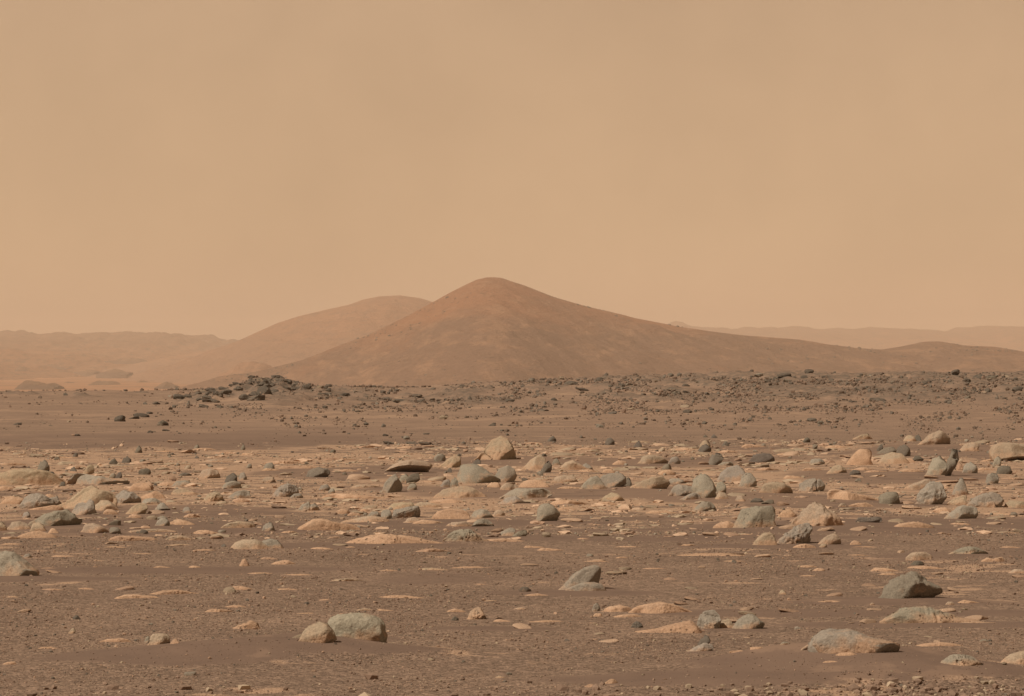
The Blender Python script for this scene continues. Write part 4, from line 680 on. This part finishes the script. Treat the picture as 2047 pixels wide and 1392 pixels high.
SLABS = '''205 321 1069 1084;325 388 1070 1082;380 441 1062 1071;616 670 1093 1101;653 730 1155 1165;222 330 1188 1200;300 410 1180 1193;451 506 1170 1182;405 470 1216 1226;440 500 1209 1218;301 349 1132 1138;376 407 1131 1136;520 560 1113 1121;540 595 1120 1130;79 140 1177 1183;150 195 1175 1180;547 605 1176 1182;633 667 1197 1204;10 41 1191 1196;
960 1000 1200 1204;827 900 1097 1105;1043 1085 1090 1097;1070 1125 1095 1103;824 900 1135 1142;880 991 1133 1139;748 800 1139 1145;1162 1224 1120 1125;1227 1261 1113 1118;736 858 1190 1199;687 713 1092 1097;706 750 1216 1223;745 793 1217 1225;1043 1104 1187 1195;892 933 1217 1226;1025 1056 1213 1220;943 974 1166 1171;1350 1385 1108 1113;984 1022 1238 1246;1056 1145 1241 1247;1155 1213 1245 1250;1169 1203 1277 1281;72 120 1293 1299;440 468 1279 1286;257 370 1057 1067;382 440 1060 1070;275 305 1050 1058;0 50 1086 1090;
1631 1699 1200 1207;1353 1400 1088 1094;1347 1500 1108 1115;1440 1500 1120 1125;1590 1640 1130 1136;1465 1510 1066 1071;1990 2040 1062 1068;1900 1990 1243 1249;1590 1640 1150 1154;560 600 1060 1068;620 700 1066 1070;480 560 1145 1149;100 160 1110 1114;160 230 1120 1124;250 320 1106 1110;60 130 1135 1139;330 400 1088 1092;200 260 1092 1097;380 440 1098 1102;560 640 1148 1152;580 640 1225 1229;700 760 1108 1112;1150 1180 1075 1079;1220 1290 1092 1096;1280 1340 1135 1139;1690 1740 1108 1112;1700 1760 1092 1096;100 180 942 948;200 300 928 935;310 390 925 931;400 470 918 925;520 620 920 930;560 660 930 938;640 720 915 922;520 560 936 942;660 720 938 944;480 520 905 911;700 760 968 976;840 880 960 965;1110 1170 972 979;1060 1110 955 962;1150 1200 938 944;1380 1440 1012 1016;1245 1290 1008 1012;1560 1610 950 958;1600 1650 935 942;1700 1750 935 941;1790 1850 935 946;1870 1905 972 978;1840 1870 925 931;1500 1560 935 942;1480 1530 888 896;1550 1600 905 911;1560 1640 895 901;1640 1700 890 897;1430 1480 900 906;1340 1400 895 902;1250 1300 880 886;1150 1200 895 900;1040 1090 883 890;700 770 890 897;790 840 892 898;850 900 895 901;380 440 895 901;420 480 902 908;300 360 900 905;100 170 912 918;0 60 925 932;20 60 905 911;130 180 930 936;1950 1990 935 941;1960 2000 918 923;2000 2047 955 960;1860 1880 965 970;1730 1780 940 945;1960 2047 1025 1031;1990 2047 1092 1097'''
for i, row in enumerate(ROWS.strip().split('\n')):
    hd, lab, short, pts, opt = row.split('|'); k, t_ = hd.split()
    traced(i, k, t_, lab, [float(q) for q in pts.split()], opt, short or None)
SHORTS = [l for l in LAND if len(l[3].split()) <= 5]
def describe(px, py, what, nums=(3, 6, 12)):
    c = []
    for lx, ly, lw, s, yt in SHORTS:
        dx, dy = px - lx, (py - ly) * 2.2; c.append((math.hypot(max(abs(dx) - lw * .5, 0), dy), dx, dy, s, lw))
    c.sort()
    best = None
    for dist, dx, dy, s, lw in c[:14]:
        ns = 'close ' if dist < 45 else ('' if dist < 130 else 'well ')
        h = 'left' if dx < 0 else 'right'; v = 'beyond' if dy < 0 else 'nearer than'
        if abs(dy) < 0.35 * abs(dx): rel = f'{ns}{h} of the {s}'
        elif abs(dx) < 0.45 * abs(dy) or abs(dx) < lw * .4: rel = f'{ns}{"behind" if dy < 0 else "in front of"} the {s}'
        else: rel = f'{ns}{"behind" if dy < 0 else "in front"} and {h} of the {s}'
        l = f'{what} {rel}'
        if l not in USED and len(l.replace('-', ' ').split()) <= 16: return uniq(l)
    for q in c:
        if f'{what} out by the {q[3]}' not in USED and len(f'{what} out by the {q[3]}'.replace('-', ' ').split()) <= 16: return uniq(f'{what} out by the {q[3]}')
    a = c[0][3]
    return uniq(f'{what} among others near the {a}')
rr_ = random.Random(11)
for i, q in enumerate(SLABS.replace('\n', '').split(';')):
    x0, x1, y0, y1 = [float(v) for v in q.split()]; w_ = x1 - x0; h = y1 - y0; a = rr_.uniform(.2, .45)
    pts = [x0, y1 - .1 * h, x0 + w_ * a * .5, y0 + h * .35, x0 + w_ * a, y0 + h * rr_.uniform(0, .2), x0 + w_ * (a + .25), y0 + h * rr_.uniform(0, .25), x0 + w_ * .85, y0 + h * .45, x1, y1 - .1 * h]
    tn = rr_.choice('pppkt'); what = {'p': 'orange', 'k': 'pinkish', 't': 'pale tan'}[tn] + (' slab' if w_ / h < 7 else ' streak of slab') + (' in gravel' if y1 > 1085 else '')
    n0 = len(LAND); xm = (x0 + x1) / 2
    traced(4000 + i, 'S', tn, describe(xm, y1, 'thin ' + what if h < 7 else what), pts, 'p=%.1f r=1.5' % rr_.choice([.2, .5, 1.0]))
    LAND.pop()

# ------------------------------------------------------------------ stones by the hundred
def stone_template(k, sub=2, flat=0.75, ang=1.0):
    V, Fc = ICO[sub]; r = np.random.default_rng(300 + k); C = V * np.array([1.0, r.uniform(.65, .95), r.uniform(.55, .9) * flat])
    for _ in range(9):
        n = r.normal(size=3); n /= np.linalg.norm(n); s = C @ n; o = r.uniform(.55, .85) * s.max(); C = C - np.maximum(s - o, 0)[:, None] * n * .95
    C = C * (1 + 0.16 * fbm(C * 1.4 + k * 7, 3)[:, None] * ang); C[:, 2] += 0.28 * C[:, 2].max(); return C, Fc
TMPL = []
for k in range(14):
    C, Fc = stone_template(k, 3, 0.8 if k < 9 else 0.45)
    TMPL.append(mesh('stone', C, Fc, M_ROCK, True, {'dust': 0.55 * (1 - sst(-.2, .5, C[:, 2]))}))
TMPLJ = []
for k in range(10):
    C, Fc = stone_template(40 + k, 3, 0.85, 2.4); TMPLJ.append(mesh('jagged_stone', C, Fc, M_ROCK, False, {'dust': 0.35 * (1 - sst(-.2, .5, C[:, 2]))}))
OCC = [(l[0], l[1], l[2] * .5) for l in LAND]
def stone(px, py, wpx, tone, nm, label, cat, group=None, hgt=1.0, lift=0.0):
    d = hit(px, py); x = PX(px, d); z = gz(x, d); s = wpx * .5 * d / F
    k = rr_.randrange(9) if nm != 'flat_rock' else rr_.randrange(9, 14)
    o = obj(nm, rr_.choice(TMPLJ) if nm == 'ridge_rock' else TMPL[k], (x, d + s * .6, z + lift)); o.rotation_euler = (rr_.uniform(-.2, .2), rr_.uniform(-.2, .2), rr_.uniform(0, 6.28))
    o.scale = (s, s * rr_.uniform(.8, 1.1), s * hgt * rr_.uniform(.75, 1.15))
    c = TONE[tone]; j = rr_.uniform(.8, 1.15) * (.78 if nm == 'ridge_rock' else 1); o.color = (c[0] * j, c[1] * j, c[2] * j, rr_.choice([.1, .3, .9])); tag(o, label, cat, group); return o
nt_ = {'g': 'grey', 'd': 'dark grey', 't': 'tan', 'p': 'orange', 'k': 'pinkish', 'n': 'greenish grey'}
def clusterness(px, py):
    return max(0.15, min(1, 0.55 + 1.6 * float(fbm(np.array([[px / 260, py / 40, 3.3]]), 3)[0])))
cnt = 0
while cnt < 150:                       # small countable stones between the traced rocks
    py = rr_.choice([rr_.uniform(872, 960), rr_.uniform(900, 1075), rr_.uniform(1075, 1385)]); px = rr_.uniform(5, 2042)
    if py > 1080 and rr_.random() < .35: continue
    if rr_.random() > clusterness(px, py) or (py < 905 and px < 640 and rr_.random() < .75): continue
    w_ = min(32, rr_.paretovariate(2.2) * 9.5)
    if any(abs(px - ox) < ow * 0.9 and abs(py - oy) < 9 for ox, oy, ow in OCC): continue
    tn = rr_.choice('ggdttkn' if py < 1080 else 'gttkkdt'); sz = 'small' if w_ > 14 else 'tiny'
    stone(px, py, w_, tn, 'stone', describe(px, py, f'{sz} {nt_[tn]} stone'), 'stone', hgt=1.1 if tn in 'gdn' else .8); OCC.append((px, py, w_ * .5)); cnt += 1
cnt = 0
while cnt < 165:                       # low pale slabs filling the band of outcrop
    py = rr_.uniform(880, 1075) if rr_.random() < .82 else rr_.uniform(1075, 1290); px = rr_.uniform(5, 2042) if rr_.random() < .6 else rr_.uniform(1400, 2042)
    if rr_.random() > clusterness(px + 900, py) or (py < 905 and px < 640): continue
    w_ = rr_.uniform(16, 62)
    if any(abs(px - ox) < ow * 0.8 + w_ * .3 and abs(py - oy) < 6 for ox, oy, ow in OCC): continue
    tn = rr_.choice('pppkt')
    stone(px, py, w_, tn, 'flat_rock', describe(px, py, f'low {nt_[tn]} slab'), 'rock slab', hgt=.55); OCC.append((px, py, w_ * .5)); cnt += 1

# the stony ridge in front of the hill: the 290 largest rocks one by one
def crest_y(px):
    k = int(px // 4); hit(px, 900); return float(_colcache[k][(_ds > 120) & (_ds < 228)].min())
zones = [(0, 360, 'left flat'), (360, 700, 'rocky knoll'), (700, 1000, 'saddle right of the knoll'), (1000, 1400, 'ridge below the hill\'s centre'), (1400, 1750, 'ridge below the hill\'s right flank'), (1750, 2047, 'ridge at the right edge')]
def ridge_density(px, py):
    cy = crest_y(px); t = py - cy
    if px < 340: a = 0.35 * math.exp(-((py - 838) / 22) ** 2)
    elif px < 700: a = 1.25 * math.exp(-(t / 26) ** 2) + .15
    else: a = (0.55 + 0.75 * (px > 1250)) * math.exp(-(t / 34) ** 2) + .22
    return a * max(.06, .5 + 2.6 * float(fbm(np.array([[px / 90, py / 14, 8.8]]), 3)[0]))
BIG = [(526, 790, 40, 1.2), (505, 792, 34, .9), (545, 785, 28, 1.1), (515, 802, 46, .8), (488, 800, 30, .9), (572, 780, 26, .7), (590, 783, 34, .6), (612, 778, 22, .8), (625, 784, 18, .8), (420, 805, 44, .5), (405, 815, 34, .6), (440, 795, 22, .8), (455, 786, 20, .9), (398, 800, 24, .5), (280, 835, 40, .7), (268, 838, 28, .5), (298, 828, 22, .6), (35, 850, 26, .6), (155, 872, 18, .8), (300, 866, 22, .6), (330, 862, 22, .4), (690, 795, 26, .8), (800, 804, 36, .45), (770, 802, 20, .5), (865, 800, 18, .7), (715, 824, 16, .6), (1108, 802, 18, .9), (1075, 793, 30, .5), (1140, 770, 36, .6), (1165, 782, 34, .5), (1370, 773, 24, .7), (1372, 786, 20, .7), (1345, 782, 26, .6), (1020, 803, 30, .5), (1285, 790, 14, 1.0), (1570, 752, 34, .6), (1555, 757, 22, .6), (1665, 762, 30, .6), (1650, 756, 26, .6), (1755, 802, 40, .5), (1935, 764, 22, .9), (1960, 758, 30, .7), (1980, 755, 22, .7), (2035, 783, 28, .6), (1975, 784, 18, 1.1), (1375, 826, 22, .8), (1225, 828, 26, .6), (855, 890, 40, .35), (825, 888, 30, .3), (775, 888, 30, .4), (852, 869, 18, .6), (770, 872, 14, 1.0), (985, 852, 24, .5), (1900, 790, 16, .8)]
RIDGE_MARKS = [(40, 'left edge'), (270, 'left dark outcrop'), (526, 'knoll top'), (780, 'back summit'), (985, 'main summit'), (1350, 'far rim bump'), (1700, 'hill saddle'), (1870, 'right hill hump'), (2045, 'right edge')]
labR = {}
tR = ['dark jagged rock, one of the larger, on the ', 'mid-sized dark rock on the ', 'small dark rock on the ']
ridge_pts = []
for j, (px, py, w_, hh) in enumerate(BIG): ridge_pts.append((px, py, w_, hh, 'd'))
for _ in range(60):
    px = rr_.choice([rr_.uniform(370, 660), rr_.uniform(470, 600)]); cy = crest_y(px); ridge_pts.append((px, cy + abs(rr_.gauss(0, 9)) + 1, rr_.uniform(10, 25), rr_.uniform(.5, 1.1), 'd'))
while len(ridge_pts) < 290:
    px = rr_.uniform(2, 2045); py = rr_.uniform(crest_y(px) + 1, 872)
    if rr_.random() > ridge_density(px, py): continue
    ridge_pts.append((px, py, min(30, rr_.paretovariate(2.3) * 8.5), rr_.uniform(.5, 1.0), rr_.choice('ddddnngt')))
for px, py, w_, hh, tn in ridge_pts:
    zn = [z for a, b, z in zones if a <= px < b or b == 2047][0]; sz = 0 if w_ > 20 else 1 if w_ > 11 else 2
    cl_ = {'d': 'dark', 'n': 'greenish', 'g': 'grey', 't': 'tan'}[tn]
    lab = f"{['large jagged', 'mid-sized', 'small'][sz]} {cl_} rock, {'near the crest' if py - crest_y(px) < 22 else 'on the near slope'}, {'on the ' + zn}"
    m_ = min(RIDGE_MARKS, key=lambda q: abs(q[0] - px)); dx = px - m_[0]; ve = py - crest_y(px)
    vs = 'on the crest' if ve < 8 else 'just under the crest' if ve < 20 else 'on the upper slope' if ve < 42 else 'low on the slope' if ve < 70 else 'at the slope foot'
    hs_ = 'straight below' if abs(dx) < 22 else ('just ' if abs(dx) < 60 else '' if abs(dx) < 120 else 'well ') + ('left of' if dx < 0 else 'right of')
    lab = uniq(f"{['large jagged', 'mid-sized', 'small'][sz]} {cl_} rock {vs}, {hs_} the {m_[1]}")
    c = stone(px, max(py, crest_y(px) + 1.5), w_, tn, 'ridge_rock', lab, 'rock', 'rocks strewn over the stony ridge', hgt=hh * .95)

# uncountable stones: one joined mesh each, sizes and distances follow the gravel of the photo
def rubble(name, label, n, ylo, yhi, smin, smax, pw, tones, dens=None, emb=0.25, sub=1, seed=5, sandout=0.85, hs=(.5, .9)):
    r = np.random.default_rng(seed); V0, F0 = ICO[sub]
    px = r.uniform(-160, 2207, n * 4); py = r.uniform(ylo, yhi, n * 4)
    keep = np.ones(len(px), bool)
    if dens is not None: keep &= r.uniform(0, 1, len(px)) < dens(px, py)
    px, py = px[keep][:n * 2], py[keep][:n * 2]
    d = np.zeros(len(px)); ck = (px // 4).astype(int)
    for k in np.unique(ck):
        q = ck == k; hit(k * 4 + 1, 1000); yy = np.minimum.accumulate(_colcache[k]); d[q] = np.interp(-py[q], -yy, _ds)
    x = (px - CXP) * d / F; sm = sand_mask(x, d); k2 = (r.uniform(0, 1, len(x)) > sm * sandout); px, py, d, x = [a[k2][:n] for a in (px, py, d, x)]; n = len(x)
    s = np.minimum(smin * (1 - r.uniform(0, 1, n)) ** (-1 / pw), smax) * .5 * d / F
    z = ground_h(x, d); T = r.integers(0, 24, n)
    tm = [(V0 * np.array([1, q.uniform(.6, 1), q.uniform(*hs)])) * (1 + .22 * q.normal(size=(len(V0), 1))) for q in [np.random.default_rng(600 + i) for i in range(24)]]
    tm = np.array(tm)[T]; a = r.uniform(0, 6.28, n); ca, sa_ = np.cos(a)[:, None], np.sin(a)[:, None]
    P = np.stack([tm[..., 0] * ca - tm[..., 1] * sa_, tm[..., 0] * sa_ + tm[..., 1] * ca, tm[..., 2] + emb], -1) * s[:, None, None] + np.stack([x, d, z], -1)[:, None, :]
    Fc = (F0[None] + (np.arange(n) * len(V0))[:, None, None]).reshape(-1, 3)
    tc = np.array([TONE[t] for t in tones])[r.integers(0, len(tones), n)] * r.uniform(.85, 1.15, (n, 1))
    me = mesh(name, P.reshape(-1, 3), Fc, M_PEB, False, {'tint': np.repeat(tc, len(V0), 0)})
    tag(obj(name, me), label, kind='stuff')
def fld(sx, sy, seed, lo, gain): return lambda px, py: np.clip(lo + gain * fbm(np.stack([px / sx, py / sy, np.full(px.shape, seed)], 1), 3), 0.02, 1)
TONE['b'] = (0.150, 0.108, 0.080); TONE['s'] = (0.215, 0.147, 0.107)
rubble('gravel', 'fine brown gravel covering the foreground', 50000, 1060, 1410, 1.8, 9, 3.2, 'sssssssstkd', fld(260, 34, 1.5, .5, 1.5), seed=5)
rubble('gravel', 'gravel between the outcropping slabs', 14000, 880, 1070, 1.8, 9, 2.6, 'ssttkpdg', fld(160, 30, 2.5, .5, 1.2), seed=6)
rubble('coarse_gravel', 'coarse stone chips along the lower right edge', 700, 1355, 1410, 7, 26, 2.4, 'sssst', lambda px, py: np.clip((px - 1150) / 700, .1, 1) * np.clip((py - 1352) / 30, 0, 1), seed=8)
rubble('rubble', 'rubble scattered over the stony ridge', 15000, 745, 890, 2.0, 10, 2.1, 'ddbbbss', lambda px, py: np.clip(np.where(px < 340, .08, np.where(px < 1000, .40, .75)) * np.clip(1.25 - np.abs(py - 790) / 75, .15, 1) * np.clip(.42 + 3.4 * fbm(np.stack([px / 90, py / 14, np.full(px.shape, 8.8)], 1), 3), .05, 1.6), 0, 1), seed=9, sandout=.2, hs=(.5, 1.1))
rubble('slab_chips', 'pale chips and small flat plates of bedrock between the rocks', 3600, 880, 1078, 6, 34, 1.9, 'ppktts', fld(200, 24, 4.5, .35, 1.6), emb=0.02, sub=2, seed=12, sandout=.75, hs=(.16, .34))
def hill_stones(n=520):                # loose blocks on the main hill, gathered in patches and along the brow
    r = np.random.default_rng(77); XX, YY, ZZ = HILL_GRID; V0, F0 = ICO[1]
    i = r.integers(5, int(XX.shape[0] * .46), n * 8); j = r.integers(5, XX.shape[1] - 5, n * 8); x, y, z = XX[i, j], YY[i, j], ZZ[i, j]
    k = (n2(x, y, 90, 160, 91.0, 3) + .25 * n2(x, y, 25, 60, 92.0, 2) > .12) & (z > -15); x, y, z = x[k][:n], y[k][:n], z[k][:n]; n = len(x)
    s = np.minimum(.5 * (1 - r.uniform(0, 1, n)) ** (-1 / 2.4), 1.35); P = (V0[None] * (1 + .3 * r.normal(size=(n, len(V0), 1)) * .6) * np.array([1, 1, .7])) * s[:, None, None] + np.stack([x, y, z], -1)[:, None]
    Fc = (F0[None] + (np.arange(n) * len(V0))[:, None, None]).reshape(-1, 3); tc = np.array([TONE['d']]) * r.uniform(.6, 1.0, (n, 1))
    tag(obj('hillside_blocks', mesh('hillside_blocks', P.reshape(-1, 3), Fc, M_PEB, False, {'tint': np.repeat(tc, len(V0), 0)})), 'loose dark blocks strewn over the slopes of the main hill', kind='stuff')
hill_stones()
